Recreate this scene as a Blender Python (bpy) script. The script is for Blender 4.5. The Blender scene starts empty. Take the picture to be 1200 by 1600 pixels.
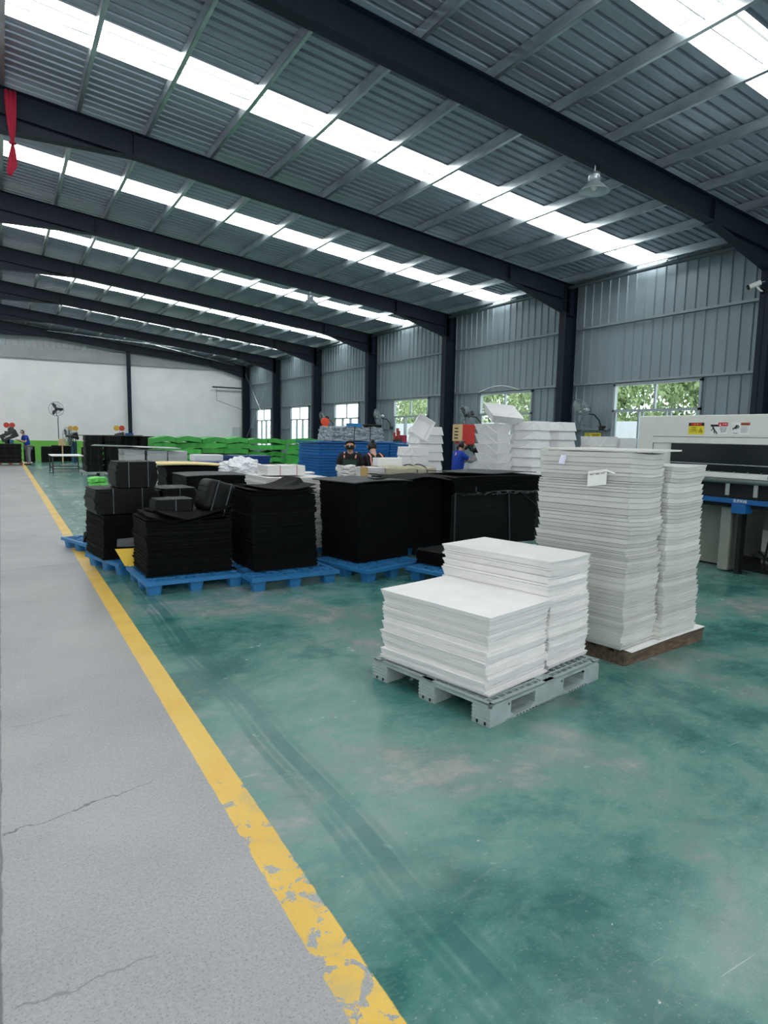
import bpy, bmesh, math, random
from math import sin, cos, pi, radians as rad, sqrt
from mathutils import Vector, Matrix, Euler
random.seed(7)
S = bpy.context.scene
COL = S.collection

# ------------------------------------------------------------------ camera
yaw, pit, rol, FPX = rad(30.674), rad(6.813), rad(1.086), 1008.5
f = Vector((sin(yaw)*cos(pit), cos(yaw)*cos(pit), -sin(pit)))
r = Vector((cos(yaw), -sin(yaw), 0)); u = r.cross(f)
r2 = r*cos(rol)+u*sin(rol); u2 = -r*sin(rol)+u*cos(rol)
cd = bpy.data.cameras.new('camera'); cam = bpy.data.objects.new('camera', cd); COL.objects.link(cam)
cd.sensor_fit = 'VERTICAL'; cd.sensor_height = 36; cd.sensor_width = 27; cd.lens = FPX/1600*36
cd.clip_end = 400; cd.clip_start = 0.05
M = Matrix((( r2.x, u2.x, -f.x, 0), (r2.y, u2.y, -f.y, 0), (r2.z, u2.z, -f.z, 1.7), (0, 0, 0, 1)))
cam.matrix_world = M; S.camera = cam

# ------------------------------------------------------------------ light
SKYLIGHT = 6.5      # daylight through the fibreglass roof strips
WORLD = 3.2         # overcast sky outside
w = bpy.data.worlds.new('overcast_sky'); S.world = w; w.use_nodes = True
bg = w.node_tree.nodes['Background']; bg.inputs[0].default_value = (0.92, 0.96, 1.0, 1); bg.inputs[1].default_value = WORLD
S.view_settings.view_transform = 'Standard'; S.view_settings.look = 'None'
S.view_settings.exposure = 0.0; S.view_settings.gamma = 1; S.view_settings.use_curve_mapping = False
S.cycles.use_denoising = True
S.cycles.max_bounces = 8; S.cycles.diffuse_bounces = 5; S.cycles.glossy_bounces = 4; S.cycles.transparent_max_bounces = 8
S.cycles.sample_clamp_indirect = 6

# ------------------------------------------------------------------ materials
def lin(c):
    return tuple(((v/255)/12.92 if v/255 <= .04045 else ((v/255+.055)/1.055)**2.4) for v in c)
MATS = {}
def mat(name, rgb, rough=.6, metal=0., spec=.5, emit=0, bump=0, bscale=40, vary=0, bstretch=(1,1,1), srgb=True, mott=0, mscale=4, rand=0, alpha=1):
    if name in MATS: return MATS[name]
    m = bpy.data.materials.new(name); m.use_nodes = True; nt = m.node_tree; b = nt.nodes['Principled BSDF']
    c = lin(rgb) if srgb else rgb
    b.inputs['Base Color'].default_value = (*c, 1); b.inputs['Roughness'].default_value = rough
    b.inputs['Metallic'].default_value = metal; b.inputs['Specular IOR Level'].default_value = spec
    if emit:
        b.inputs['Emission Color'].default_value = (*c, 1); b.inputs['Emission Strength'].default_value = emit
    tc = nt.nodes.new('ShaderNodeTexCoord'); mp = nt.nodes.new('ShaderNodeMapping'); nt.links.new(tc.outputs['Object'], mp.inputs[0]); mp.inputs['Scale'].default_value = bstretch
    src = None
    if mott:
        n = nt.nodes.new('ShaderNodeTexNoise'); n.inputs['Scale'].default_value = mscale; n.inputs['Detail'].default_value = 6
        nt.links.new(mp.outputs[0], n.inputs['Vector'])
        mr = nt.nodes.new('ShaderNodeMapRange'); mr.inputs[1].default_value = .3; mr.inputs[2].default_value = .7; mr.inputs[3].default_value = 1-mott; mr.inputs[4].default_value = 1+mott*.5
        nt.links.new(n.outputs[0], mr.inputs[0]); src = mr.outputs[0]
    if rand:
        oi = nt.nodes.new('ShaderNodeObjectInfo'); mr = nt.nodes.new('ShaderNodeMapRange'); mr.inputs[3].default_value = 1-rand; mr.inputs[4].default_value = 1
        nt.links.new(oi.outputs['Random'], mr.inputs[0])
        if src:
            mm = nt.nodes.new('ShaderNodeMath'); mm.operation = 'MULTIPLY'; nt.links.new(src, mm.inputs[0]); nt.links.new(mr.outputs[0], mm.inputs[1]); src = mm.outputs[0]
        else: src = mr.outputs[0]
    if src:
        vm = nt.nodes.new('ShaderNodeVectorMath'); vm.operation = 'SCALE'; vm.inputs[0].default_value = c; nt.links.new(src, vm.inputs['Scale']); nt.links.new(vm.outputs[0], b.inputs['Base Color'])
    if bump:
        n = nt.nodes.new('ShaderNodeTexNoise'); n.inputs['Scale'].default_value = bscale; n.inputs['Detail'].default_value = 4
        nt.links.new(mp.outputs[0], n.inputs['Vector'])
        bp = nt.nodes.new('ShaderNodeBump'); bp.inputs['Strength'].default_value = bump; bp.inputs['Distance'].default_value = .01
        nt.links.new(n.outputs[0], bp.inputs['Height']); nt.links.new(bp.outputs[0], b.inputs['Normal'])
    MATS[name] = m; return m

steel_navy = mat('dark_painted_steel', (24, 37, 50), .55, 0, .3, mott=.1)
galv = mat('galvanized_steel', (196, 206, 210), .3, .8, mott=.25, mscale=7, bstretch=(1, .3, 1))
roofm = mat('roof_sheet', (158, 168, 180), .33, .45, mott=.12, mscale=2.5, bstretch=(.3, 3, 1))
wallm = mat('wall_sheet', (142, 156, 163), .42, .15, mott=.07, mscale=2, bstretch=(1, 3, .3))
girtm = mat('girt_steel', (150, 162, 165), .4, .4)
alu = mat('aluminium_frame', (168, 178, 182), .4, .3)
white_wall = mat('whitewashed_brick', (246, 245, 245), .8, mott=.05, mscale=1.2, bump=.15, bscale=8)
green_wall = mat('green_dado_paint', (120, 196, 84), .6, mott=.05)
band = mat('concrete_band', (168, 172, 172), .85, mott=.14, mscale=1.5)
whitefoam = mat('white_foam', (248, 245, 244), .62, spec=.3, rand=.17, bump=.25, bscale=30, bstretch=(1, 1, 8), mott=.05, mscale=6)
greyfoam = mat('grey_white_foam', (226, 226, 221), .7, spec=.25, rand=.24, bump=.35, bscale=30, bstretch=(1, 1, 8), mott=.08, mscale=5)
paperfoam = mat('pale_grey_board', (208, 208, 210), .6, rand=.14, mott=.08)
blackfoam = mat('black_foam', (11, 13, 14), .75, spec=.18, rand=.25, bump=.3, bscale=25, bstretch=(1, 1, 6))
blackwrap = mat('black_film_wrapped_foam', (10, 12, 13), .5, spec=.22, bump=.5, bscale=9, bstretch=(1, 1, 2))
film = mat('clear_strapping', (86, 92, 96), .25, spec=.7)
darkstrap = mat('dark_strapping', (52, 58, 62), .4)
bluep = mat('blue_plastic', (46, 122, 180), .45, mott=.15, mscale=6, rand=.06)
greyp = mat('grey_plastic', (160, 172, 172), .5, mott=.16, mscale=9, bump=.1)
hole = mat('dark_slot', (22, 26, 28), .8)
wood = mat('weathered_wood', (104, 88, 72), .85, mott=.6, mscale=9, bstretch=(1, 4, 4), bump=.3)
greenf = mat('green_foam', (88, 198, 92), .6, rand=.35, mott=.1)
greenl = mat('light_green_foam', (120, 225, 105), .6)
blues = mat('blue_corrugated_plastic', (28, 108, 182), .5, rand=.15, mott=.08)
dkblue = mat('dark_blue_foam', (22, 62, 132), .5, rand=.15)
yellowb = mat('yellow_board', (242, 200, 62), .5, mott=.04)
cream = mat('cream_board', (246, 222, 150), .5)
greyb = mat('grey_black_board', (66, 70, 72), .6)
whiteplas = mat('white_plastic_board', (246, 245, 246), .45, spec=.4, rand=.05)
whitebag = mat('crumpled_white_film', (238, 240, 243), .35, spec=.5)
tan = mat('tan_woven_wrap', (182, 176, 152), .75, bump=.5, bscale=30, mott=.2)
kraft = mat('kraft_card', (205, 170, 110), .8)
redp = mat('red_paint', (214, 52, 44), .4, mott=.08)
orange = mat('orange_red_plastic', (238, 84, 50), .45)
beige = mat('beige_paint', (222, 190, 140), .5)
blackp = mat('black_plastic', (22, 24, 26), .4)
chrome = mat('bright_wire', (176, 184, 188), .25, .9)
skin = mat('skin', (206, 160, 136), .55)
hairm = mat('black_hair', (20, 17, 17), .5)
blackcloth = mat('black_cloth', (22, 22, 25), .85)
greencloth = mat('dark_green_cloth', (38, 66, 58), .85)
whitecloth = mat('white_cotton', (224, 226, 228), .9, bump=.4, bscale=40)
greycloth = mat('grey_cotton', (140, 140, 146), .9)
bluecloth = mat('blue_cloth', (24, 66, 172), .8)
pinkcloth = mat('salmon_pink_cloth', (240, 168, 152), .8)
palecloth = mat('pale_trousers', (186, 182, 186), .85)
machine_cream = mat('cream_machine_paint', (226, 227, 220), .4, mott=.04)
machine_lower = mat('shade_darkened_cream_paint', (136, 140, 131), .5, mott=.15)  # cream paint darkened in its colour to imitate shade inside the lower machine
smoked = mat('smoked_window', (17, 27, 28), .18, spec=.3)
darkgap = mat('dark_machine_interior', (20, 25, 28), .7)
machine_blue = mat('machine_blue_paint', (26, 92, 154), .4)
roller = mat('rubber_roller', (96, 112, 110), .35)
redcloth = mat('crimson_cloth', (168, 24, 56), .8)
papers = mat('paper', (238, 238, 236), .7)
papersb = mat('bluish_paper', (226, 228, 246), .7)
ink = mat('ink', (60, 60, 66), .7)
signy = mat('sign_yellow', (236, 218, 50), .45); signr = mat('sign_red', (205, 30, 46), .45); signk = mat('sign_black', (24, 24, 24), .45)
signw = mat('sign_white', (236, 238, 236), .45); signo = mat('sign_rust', (190, 86, 66), .45); signb = mat('sign_navy', (60, 60, 100), .5)
leafm = mat('leaves', (160, 182, 128), .6, rand=0, mott=.45, mscale=3)
barkm = mat('bark', (92, 78, 62), .9)
gaugey = mat('yellow_disc', (226, 178, 70), .4); gauger = mat('red_disc', (210, 70, 56), .4)
asphalt = mat('outside_paving', (176, 178, 176), .9)
renderw = mat('outside_white_render', (232, 234, 236), .8, mott=.05)

def skylight_mat():
    m = mat('fibreglass_skylight', (236, 244, 246), .6); nt = m.node_tree; b = nt.nodes['Principled BSDF']
    tc = nt.nodes['Texture Coordinate']; sx = nt.nodes.new('ShaderNodeSeparateXYZ'); nt.links.new(tc.outputs['Object'], sx.inputs[0])
    n = nt.nodes.new('ShaderNodeTexNoise'); n.inputs['Scale'].default_value = 1.5; nt.links.new(tc.outputs['Object'], n.inputs['Vector'])
    mr = nt.nodes.new('ShaderNodeMapRange'); mr.inputs[3].default_value = SKYLIGHT*.8; mr.inputs[4].default_value = SKYLIGHT*1.15
    nt.links.new(n.outputs[0], mr.inputs[0])
    def mt(op, a, c):
        q = nt.nodes.new('ShaderNodeMath'); q.operation = op
        for i, v in enumerate((a, c)):
            if isinstance(v, (int, float)): q.inputs[i].default_value = v
            else: nt.links.new(v, q.inputs[i])
        return q.outputs[0]
    fr = mt('FRACT', mt('DIVIDE', sx.outputs[1], .29), 0); ln = mt('MULTIPLY', mt('LESS_THAN', fr, .13), .93); fx = mt('FRACT', mt('DIVIDE', sx.outputs[0], 3.6), 0); lx = mt('MULTIPLY', mt('LESS_THAN', fx, .008), .93)
    nt.links.new(mt('MULTIPLY', mr.outputs[0], mt('SUBTRACT', 1, mt('MAXIMUM', ln, lx))), b.inputs['Emission Strength'])
    b.inputs['Emission Color'].default_value = (.975, .985, .975, 1)
    return m
skymat = skylight_mat()
def glass_mat():
    m = bpy.data.materials.new('window_glass'); m.use_nodes = True; nt = m.node_tree; nt.nodes.clear()
    o = nt.nodes.new('ShaderNodeOutputMaterial'); t = nt.nodes.new('ShaderNodeBsdfTransparent'); g = nt.nodes.new('ShaderNodeBsdfGlossy'); x = nt.nodes.new('ShaderNodeMixShader')
    t.inputs[0].default_value = (.93, .97, .96, 1); g.inputs['Roughness'].default_value = .03; x.inputs[0].default_value = .06
    nt.links.new(t.outputs[0], x.inputs[1]); nt.links.new(g.outputs[0], x.inputs[2]); nt.links.new(x.outputs[0], o.inputs[0]); return m
glass = glass_mat()
def film_mat():
    m = bpy.data.materials.new('crumpled_clear_film'); m.use_nodes = True; nt = m.node_tree; b = nt.nodes['Principled BSDF']
    b.inputs['Base Color'].default_value = (*lin((170, 178, 182)), 1); b.inputs['Roughness'].default_value = .25
    n = nt.nodes.new('ShaderNodeTexNoise'); n.inputs['Scale'].default_value = 9; n.inputs['Detail'].default_value = 5; n.inputs['Distortion'].default_value = 2
    tc = nt.nodes.new('ShaderNodeTexCoord'); nt.links.new(tc.outputs['Object'], n.inputs['Vector'])
    cr = nt.nodes.new('ShaderNodeValToRGB'); cr.color_ramp.elements[0].position = .35; cr.color_ramp.elements[0].color = (*lin((112, 122, 127)), 1)
    cr.color_ramp.elements[1].position = .75; cr.color_ramp.elements[1].color = (*lin((186, 194, 198)), 1)
    nt.links.new(n.outputs[0], cr.inputs[0]); nt.links.new(cr.outputs[0], b.inputs['Base Color'])
    bp = nt.nodes.new('ShaderNodeBump'); bp.inputs['Strength'].default_value = .8; bp.inputs['Distance'].default_value = .04; nt.links.new(n.outputs[0], bp.inputs['Height']); nt.links.new(bp.outputs[0], b.inputs['Normal'])
    return m
filmgrey = film_mat()

def floor_mat():
    m = bpy.data.materials.new('painted_factory_floor'); m.use_nodes = True; nt = m.node_tree; b = nt.nodes['Principled BSDF']
    N, L = nt.nodes.new, nt.links.new
    tc = N('ShaderNodeTexCoord'); P = tc.outputs['Object']
    sx = N('ShaderNodeSeparateXYZ'); L(P, sx.inputs[0]); X, Y = sx.outputs[0], sx.outputs[1]
    def noise(scale, detail=5, rough=.55, dist=0, stretch=None, off=None):
        n = N('ShaderNodeTexNoise'); n.inputs['Scale'].default_value = scale; n.inputs['Detail'].default_value = detail; n.inputs['Roughness'].default_value = rough; n.inputs['Distortion'].default_value = dist
        mp = N('ShaderNodeMapping'); mp.inputs['Scale'].default_value = stretch or (1, 1, 1); mp.inputs['Location'].default_value = off or (0, 0, 0); L(P, mp.inputs[0]); L(mp.outputs[0], n.inputs['Vector']); return n.outputs[0]
    def mr(s, a, c, lo=0, hi=1):
        n = N('ShaderNodeMapRange'); n.inputs[1].default_value = a; n.inputs[2].default_value = c; n.inputs[3].default_value = lo; n.inputs[4].default_value = hi; L(s, n.inputs[0]); return n.outputs[0]
    def mth(op, a, c=None, d=None):
        n = N('ShaderNodeMath'); n.operation = op
        for i, v in enumerate((a, c, d)):
            if v is None: continue
            if isinstance(v, (int, float)): n.inputs[i].default_value = v
            else: L(v, n.inputs[i])
        return n.outputs[0]
    def mix(fac, a, c, bt='MIX'):
        n = N('ShaderNodeMix'); n.data_type = 'RGBA'; n.blend_type = bt
        if isinstance(fac, (int, float)): n.inputs['Factor'].default_value = fac
        else: L(fac, n.inputs['Factor'])
        for nm, v in (('A', a), ('B', c)):
            i = [k for k in n.inputs if k.name == nm and k.type == 'RGBA'][0]
            if isinstance(v, tuple): i.default_value = (*lin(v), 1)
            else: L(v, i)
        return [k for k in n.outputs if k.type == 'RGBA'][0]
    def band_(src, c, wd, soft):   # 1 inside |src-c|<wd
        return mr(mth('ABSOLUTE', mth('SUBTRACT', src, c)), wd, wd+soft, 1, 0)
    # concrete lane
    big = noise(.5, 4); mid = noise(2.2, 6); fine = noise(55, 3, .7); grain = noise(120, 2, .8)
    con = mix(mr(big, .35, .65), (150, 150, 152), (172, 173, 172))
    con = mix(mr(mid, .55, .75, 0, .35), con, (140, 139, 141))
    con = mix(mr(fine, .45, .7, 0, .5), con, (186, 187, 186)); con = mix(mr(grain, .54, .68, 0, .75), con, (112, 112, 114))
    # cracks in the concrete: long joint plus cross cracks
    wob = mth('MULTIPLY', mth('SUBTRACT', noise(7, 5), .5), .022); wob2 = mth('MULTIPLY', mth('SUBTRACT', noise(2.1, 5, .6), .5), .35)
    j1 = band_(mth('ADD', X, wob), -.075, .002, .006)
    con = mix(mth('MULTIPLY', j1, .75), con, (84, 84, 84))
    yy = mth('ADD', Y, wob2)
    for (yc, x0, x1, k, wd) in ((3.02, -.07, .62, .75, .0025), (1.98, -.05, .42, .4, .003), (4.08, -.02, .3, .5, .003), (8.85, -.3, .85, .45, .01), (19.6, -.5, 12, .4, .02), (14.2, -.5, 12, .35, .015), (24.5, -.5, 12, .3, .025)):
        sl = mth('SUBTRACT', yy, mth('MULTIPLY', X, .12))
        c = mth('MULTIPLY', band_(sl, yc, wd, wd*1.2), mth('MULTIPLY', mr(X, x0, x0+.01), mr(X, x1-.1, x1, 1, 0)))
        con = mix(mth('MULTIPLY', c, k), con, (84, 84, 86))
    # green epoxy: saturated where intact, grey where worn
    g1 = noise(.62, 6, .62, .6, off=(3.3, 1.2, 0)); g2 = noise(1.9, 7, .65, .5, off=(9, 4, 0)); st = noise(2.4, 6, .65, .8, stretch=(.7, 1.2, 1), off=(2, 2, 0))
    worn = mth('ADD', mth('ADD', mth('MULTIPLY', g1, .55), mth('MULTIPLY', g2, .3)), mth('MULTIPLY', st, .15))
    gr = N('ShaderNodeValToRGB'); L(worn, gr.inputs[0]); e = gr.color_ramp.elements
    e[0].position = .42; e[0].color = (*lin((44, 104, 98)), 1); e[1].position = .6; e[1].color = (*lin((152, 156, 152)), 1)
    for p, c in ((.465, (72, 126, 117)), (.51, (96, 141, 132)), (.555, (116, 142, 136))):
        q = gr.color_ramp.elements.new(p); q.color = (*lin(c), 1)
    grn = gr.outputs[0]
    sp = noise(14, 6, .75, 1); grn = mix(mr(sp, .55, .75, 0, .4), grn, (60, 116, 112))
    fs = noise(9, 8, .8, .8, stretch=(.8, 1.4, 1), off=(5, 0, 0)); grn = mix(mr(fs, .5, .8, 0, .3), grn, (166, 176, 172)); grn = mix(mr(noise(4.5, 7, .75, .8, off=(8, 1, 0)), .52, .72, 0, .4), grn, (52, 98, 95))
    grn = mix(mr(fine, .6, .78, 0, .55), grn, (170, 184, 180))
    # rubbed pinkish spots and white chips
    chip = noise(26, 3, .6, .6, off=(1, 7, 0)); chm = mth('MULTIPLY', mr(chip, .72, .745), mr(noise(1.3, 2, off=(4, 4, 0)), .5, .6)); grn = mix(mth('MULTIPLY', chm, .8), grn, (206, 210, 206))
    pk = mth('MULTIPLY', mr(noise(1.1, 4, off=(7.7, 2.9, 0)), .58, .7), mr(mid, .4, .6)); grn = mix(mth('MULTIPLY', pk, .3), grn, (158, 138, 128))
    # scratches
    for (ang, sc, off, th) in ((.35, 5, 0, .735), (-.6, 4, 3, .745), (1.3, 5, 6, .75)):
        mp = N('ShaderNodeMapping'); mp.inputs['Rotation'].default_value = (0, 0, ang); mp.inputs['Scale'].default_value = (.8, 26, 1); mp.inputs['Location'].default_value = (off, off, 0); L(P, mp.inputs[0])
        n = N('ShaderNodeTexNoise'); n.inputs['Scale'].default_value = sc*.5; n.inputs['Detail'].default_value = 2; L(mp.outputs[0], n.inputs['Vector'])
        grn = mix(mr(n.outputs[0], th, th+.03, 0, .45), grn, (190, 204, 200))
    # tyre tracks beside the line
    tx = mth('ADD', X, mth('MULTIPLY', mth('SUBTRACT', noise(.35, 2, off=(0, 3, 0)), .5), .25))
    tm = mr(noise(3, 4, off=(2, 9, 0)), .3, .55, .3, 1)
    for (c0, wd, k) in ((1.13, .013, .6), (1.175, .008, .55), (1.25, .035, .75), (1.32, .01, .35)):
        grn = mix(mth('MULTIPLY', mth('MULTIPLY', band_(tx, c0, wd, .015), k), tm), grn, (40, 100, 97))
    nearj = band_(sl, 14.2, .01, .01); grn = mix(mth('MULTIPLY', nearj, .5), grn, (70, 92, 92))
    for yc in (19.6, 24.5, 29.6): grn = mix(mth('MULTIPLY', band_(sl, yc, .02, .02), .4), grn, (70, 92, 92))
    # combine across the line
    edge = mth('ADD', X, mth('MULTIPLY', mth('SUBTRACT', noise(12, 6, .7), .5), .015))
    col = mix(mr(edge, .936, .942), con, grn)
    # yellow line with flaked paint
    yl = band_(edge, .872, .069, .004)
    flake = noise(9.5, 9, .66, .7, stretch=(1, .8, 1), off=(2.2, .6, 0))
    zone = mr(mth('ABSOLUTE', mth('SUBTRACT', Y, 2.05)), .5, 1.1, .54, .66)
    fl = mr(mth('SUBTRACT', flake, zone), 0, .012, 1, 0)
    ycol = mix(mr(mid, .35, .7), (240, 198, 86), (230, 184, 68)); ycol = mix(mr(noise(30, 5, .8), .55, .7, 0, .35), ycol, (190, 158, 82))
    scuff = mth('MULTIPLY', mr(noise(1.7, 5, .7, .4, off=(0, 5, 0)), .5, .66), .6); ycol = mix(scuff, ycol, (186, 172, 128))
    col = mix(mth('MULTIPLY', mth('MULTIPLY', yl, fl), .95), col, ycol)
    L(col, b.inputs['Base Color'])
    isg = mr(X, .936, .942)
    ro = mth('ADD', mth('MULTIPLY', isg, -.14), mth('ADD', .38, mth('MULTIPLY', mth('SUBTRACT', mid, .5), .25)))
    L(ro, b.inputs['Roughness']); b.inputs['Specular IOR Level'].default_value = .5
    bp = N('ShaderNodeBump'); bp.inputs['Strength'].default_value = .12; bp.inputs['Distance'].default_value = .004; L(mth('ADD', grain, fine), bp.inputs['Height']); L(bp.outputs[0], b.inputs['Normal'])
    return m

# ------------------------------------------------------------------ mesh helpers
class MB:
    def __init__(s): s.v = []; s.f = []
    def add(s, vs, fs, M=None):
        o = len(s.v); s.v += [tuple(M @ Vector(p)) if M else tuple(p) for p in vs]; s.f += [tuple(i+o for i in q) for q in fs]; return s
    def box(s, x0, x1, y0, y1, z0, z1, M=None):
        return s.add([(x0,y0,z0),(x1,y0,z0),(x1,y1,z0),(x0,y1,z0),(x0,y0,z1),(x1,y0,z1),(x1,y1,z1),(x0,y1,z1)],
                     [(3,2,1,0),(4,5,6,7),(0,1,5,4),(1,2,6,5),(2,3,7,6),(3,0,4,7)], M)
    def frus(s, x0, x1, y0, y1, z0, z1, t, M=None):     # box whose bottom is inset by t
        return s.add([(x0+t,y0+t,z0),(x1-t,y0+t,z0),(x1-t,y1-t,z0),(x0+t,y1-t,z0),(x0,y0,z1),(x1,y0,z1),(x1,y1,z1),(x0,y1,z1)],
                     [(3,2,1,0),(4,5,6,7),(0,1,5,4),(1,2,6,5),(2,3,7,6),(3,0,4,7)], M)
    def tube(s, pts, rr, n=8, cap=True):
        pts = [Vector(p) for p in pts]; rs = rr if isinstance(rr, (list, tuple)) else [rr]*len(pts); o = len(s.v); up = None
        for i, p in enumerate(pts):
            d = (pts[min(i+1, len(pts)-1)]-pts[max(i-1, 0)]).normalized()
            if up is None: up = Vector((0, 0, 1)) if abs(d.z) < .9 else Vector((1, 0, 0))
            a = d.cross(up).normalized(); up = a.cross(d).normalized()
            for k in range(n):
                t = 2*pi*k/n; s.v.append(tuple(p+(a*cos(t)+up*sin(t))*rs[i]))
        for i in range(len(pts)-1):
            for k in range(n):
                q = o+i*n+k; q2 = o+i*n+(k+1) % n; s.f.append((q, q2, q2+n, q+n))
        if cap: s.f.append(tuple(o+k for k in reversed(range(n)))); s.f.append(tuple(o+(len(pts)-1)*n+k for k in range(n)))
        return s
    def lathe(s, prof, n=24, M=None):
        vs = []; fs = []
        for (rr, z) in prof:
            for k in range(n): vs.append((rr*cos(2*pi*k/n), rr*sin(2*pi*k/n), z))
        for i in range(len(prof)-1):
            for k in range(n): fs.append((i*n+k, i*n+(k+1) % n, (i+1)*n+(k+1) % n, (i+1)*n+k))
        fs.append(tuple(reversed(range(n)))); fs.append(tuple((len(prof)-1)*n+k for k in range(n)))
        return s.add(vs, fs, M)
    def ring(s, c, R, rr, axis=None, n=28, m=5):
        vs = []; fs = []
        for i in range(n):
            a = 2*pi*i/n
            for j in range(m):
                t = 2*pi*j/m; vs.append(((R+rr*cos(t))*cos(a), (R+rr*cos(t))*sin(a), rr*sin(t)))
        for i in range(n):
            for j in range(m): fs.append((i*m+j, ((i+1) % n)*m+j, ((i+1) % n)*m+(j+1) % m, i*m+(j+1) % m))
        return s.add(vs, fs, Matrix.Translation(c) @ (axis or Matrix()))
    def prism(s, poly, z0, z1, M=None):
        n = len(poly); return s.add([(x, y, z0) for x, y in poly]+[(x, y, z1) for x, y in poly],
            [tuple(reversed(range(n))), tuple(range(n, 2*n))]+[(i, (i+1) % n, (i+1) % n+n, i+n) for i in range(n)], M)
    def build(s, name, m, parent=None, smooth=False, bevel=0, loc=None, rot=None):
        me = bpy.data.meshes.new(name); me.from_pydata(s.v, [], s.f); me.materials.append(m); me.update()
        if smooth: me.shade_smooth()
        o = bpy.data.objects.new(name, me); COL.objects.link(o)
        if parent is not None: o.parent = parent
        if loc is not None: o.location = loc
        if rot is not None: o.rotation_euler = rot
        if bevel:
            b = o.modifiers.new('bevel', 'BEVEL'); b.width = bevel; b.segments = 2; b.limit_method = 'ANGLE'
        return o
def box(x0, x1, y0, y1, z0, z1, M=None): return MB().box(x0, x1, y0, y1, z0, z1, M)
def tag(o, label=None, cat=None, group=None, kind=None):
    if label: o['label'] = label
    if cat: o['category'] = cat
    if group: o['group'] = group
    if kind: o['kind'] = kind
    return o
def empty(name, label, cat, loc=(0, 0, 0), rz=0, group=None):
    o = bpy.data.objects.new(name, None); COL.objects.link(o); o.location = loc; o.rotation_euler = (0, 0, rz); o.empty_display_size = .1
    return tag(o, label, cat, group)
def struct(o, label=None, cat=None):
    o['kind'] = 'structure'
    return tag(o, label, cat)
def copy_tree(o, parent=None):
    c = o.copy(); COL.objects.link(c)
    if parent is not None: c.parent = parent
    for ch in [k for k in COL.objects if k.parent == o]: copy_tree(ch, c)
    return c
def T(x, y, z): return Matrix.Translation((x, y, z))
def Rz(a): return Matrix.Rotation(a, 4, 'Z')
def Rx(a): return Matrix.Rotation(a, 4, 'X')
def Ry(a): return Matrix.Rotation(a, 4, 'Y')

# ------------------------------------------------------------------ building shell
WX, EX, RIDGE = 13.7, -14.9, -.6
COLS = [-8.8, -3.35, 2.1, 7.55, 12.97, 18.4, 23.8, 29.2, 34.6, 40.0]
Y0, Y1 = -9.0, 40.15
def zt(x): return 5.95+.109*(13.1-abs(x-RIDGE)+RIDGE)      # rafter top line
g = MB().add([(EX-.3, Y0, 0), (WX+.05, Y0, 0), (WX+.05, Y1+.3, 0), (EX-.3, Y1+.3, 0), (EX-.3, Y0, -.2), (WX+.05, Y0, -.2), (WX+.05, Y1+.3, -.2), (EX-.3, Y1+.3, -.2)],
             [(0, 1, 2, 3), (7, 6, 5, 4), (1, 0, 4, 5), (2, 1, 5, 6), (3, 2, 6, 7), (0, 3, 7, 4)])
struct(g.build('floor', floor_mat()), 'factory floor of grey concrete lane, worn yellow line and worn green epoxy', 'floor')
# ribbed roof, with strips of fibreglass in each bay
def ribs(y0, y1, pitch=.205, hgt=.048):
    n = max(1, round((y1-y0)/pitch)); p = (y1-y0)/n; out = []
    for i in range(n):
        a = y0+i*p; out += [(a, 0), (a+p*.62, 0), (a+p*.7, hgt), (a+p*.9, hgt)]
    return out+[(y1, 0)]
def roof_piece(mb, y0, y1, side):
    xa, xb = (RIDGE, WX+.2) if side > 0 else (RIDGE, EX-.2)
    xs = [xa+(xb-xa)*k/6 for k in range(7)]; prof = ribs(y0, y1); vs = []
    for y, h in prof:
        for x in xs: vs.append((x, y, zt(x)+.17+h))
    nx = len(xs); fs = []
    for i in range(len(prof)-1):
        for k in range(nx-1):
            q = (i*nx+k, i*nx+k+1, (i+1)*nx+k+1, (i+1)*nx+k); fs.append(q if side < 0 else q[::-1])
    mb.add(vs, fs)
for side in (1, -1):
    rm = MB(); prev = Y0
    for k in range(len(COLS)-1):
        c0 = COLS[k]; a, b_ = c0+2.68, c0+3.52
        if k == 2: a, b_ = c0+2.75, c0+3.45
        roof_piece(rm, prev, a, side); prev = b_
        sk = MB(); roof_piece(sk, a, b_, side)
        struct(sk.build('window_%d' % (20+k*2+(side < 0)), skymat), 'translucent white roof light strip running down the roof slope', 'roof light')
        if side > 0:
            pass
    roof_piece(rm, prev, Y1+.2, side)
    o = struct(rm.build('ceiling', roofm), 'ribbed grey sheet metal roof', 'ceiling')
# lap seams under the roof
# purlins
PX = [.27, 1.4, 2.52, 3.68, 4.86, 6.07, 7.29, 8.5, 9.7, 10.9, 12.1, 13.25]
allp = PX+[2*RIDGE-x for x in PX]
for x in allp:
    z = zt(x); mb = MB()
    mb.box(x-.03, x+.035, Y0, Y1, z+.006, z+.012); mb.box(x-.032, x-.024, Y0, Y1, z+.006, z+.165); mb.box(x-.03, x+.035, Y0, Y1, z+.158, z+.165); mb.box(x+.03, x+.035, Y0, Y1, z+.01, z+.03)
    struct(mb.build('roof_purlin', galv), 'galvanized steel purlin under the roof sheets', 'purlin')
# sag rods between purlins above each roof light
for k in range(2, 9):
    mb = MB(); yy = COLS[k]+3.05
    for i in range(len(PX)-1): mb.tube([(PX[i], yy, zt(PX[i])+.06), (PX[i+1], yy, zt(PX[i+1])+.11)], .007, 5)
    struct(mb.build('sag_rod', galv), 'thin steel tie rods between purlins under a roof light', 'tie rod')
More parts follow.
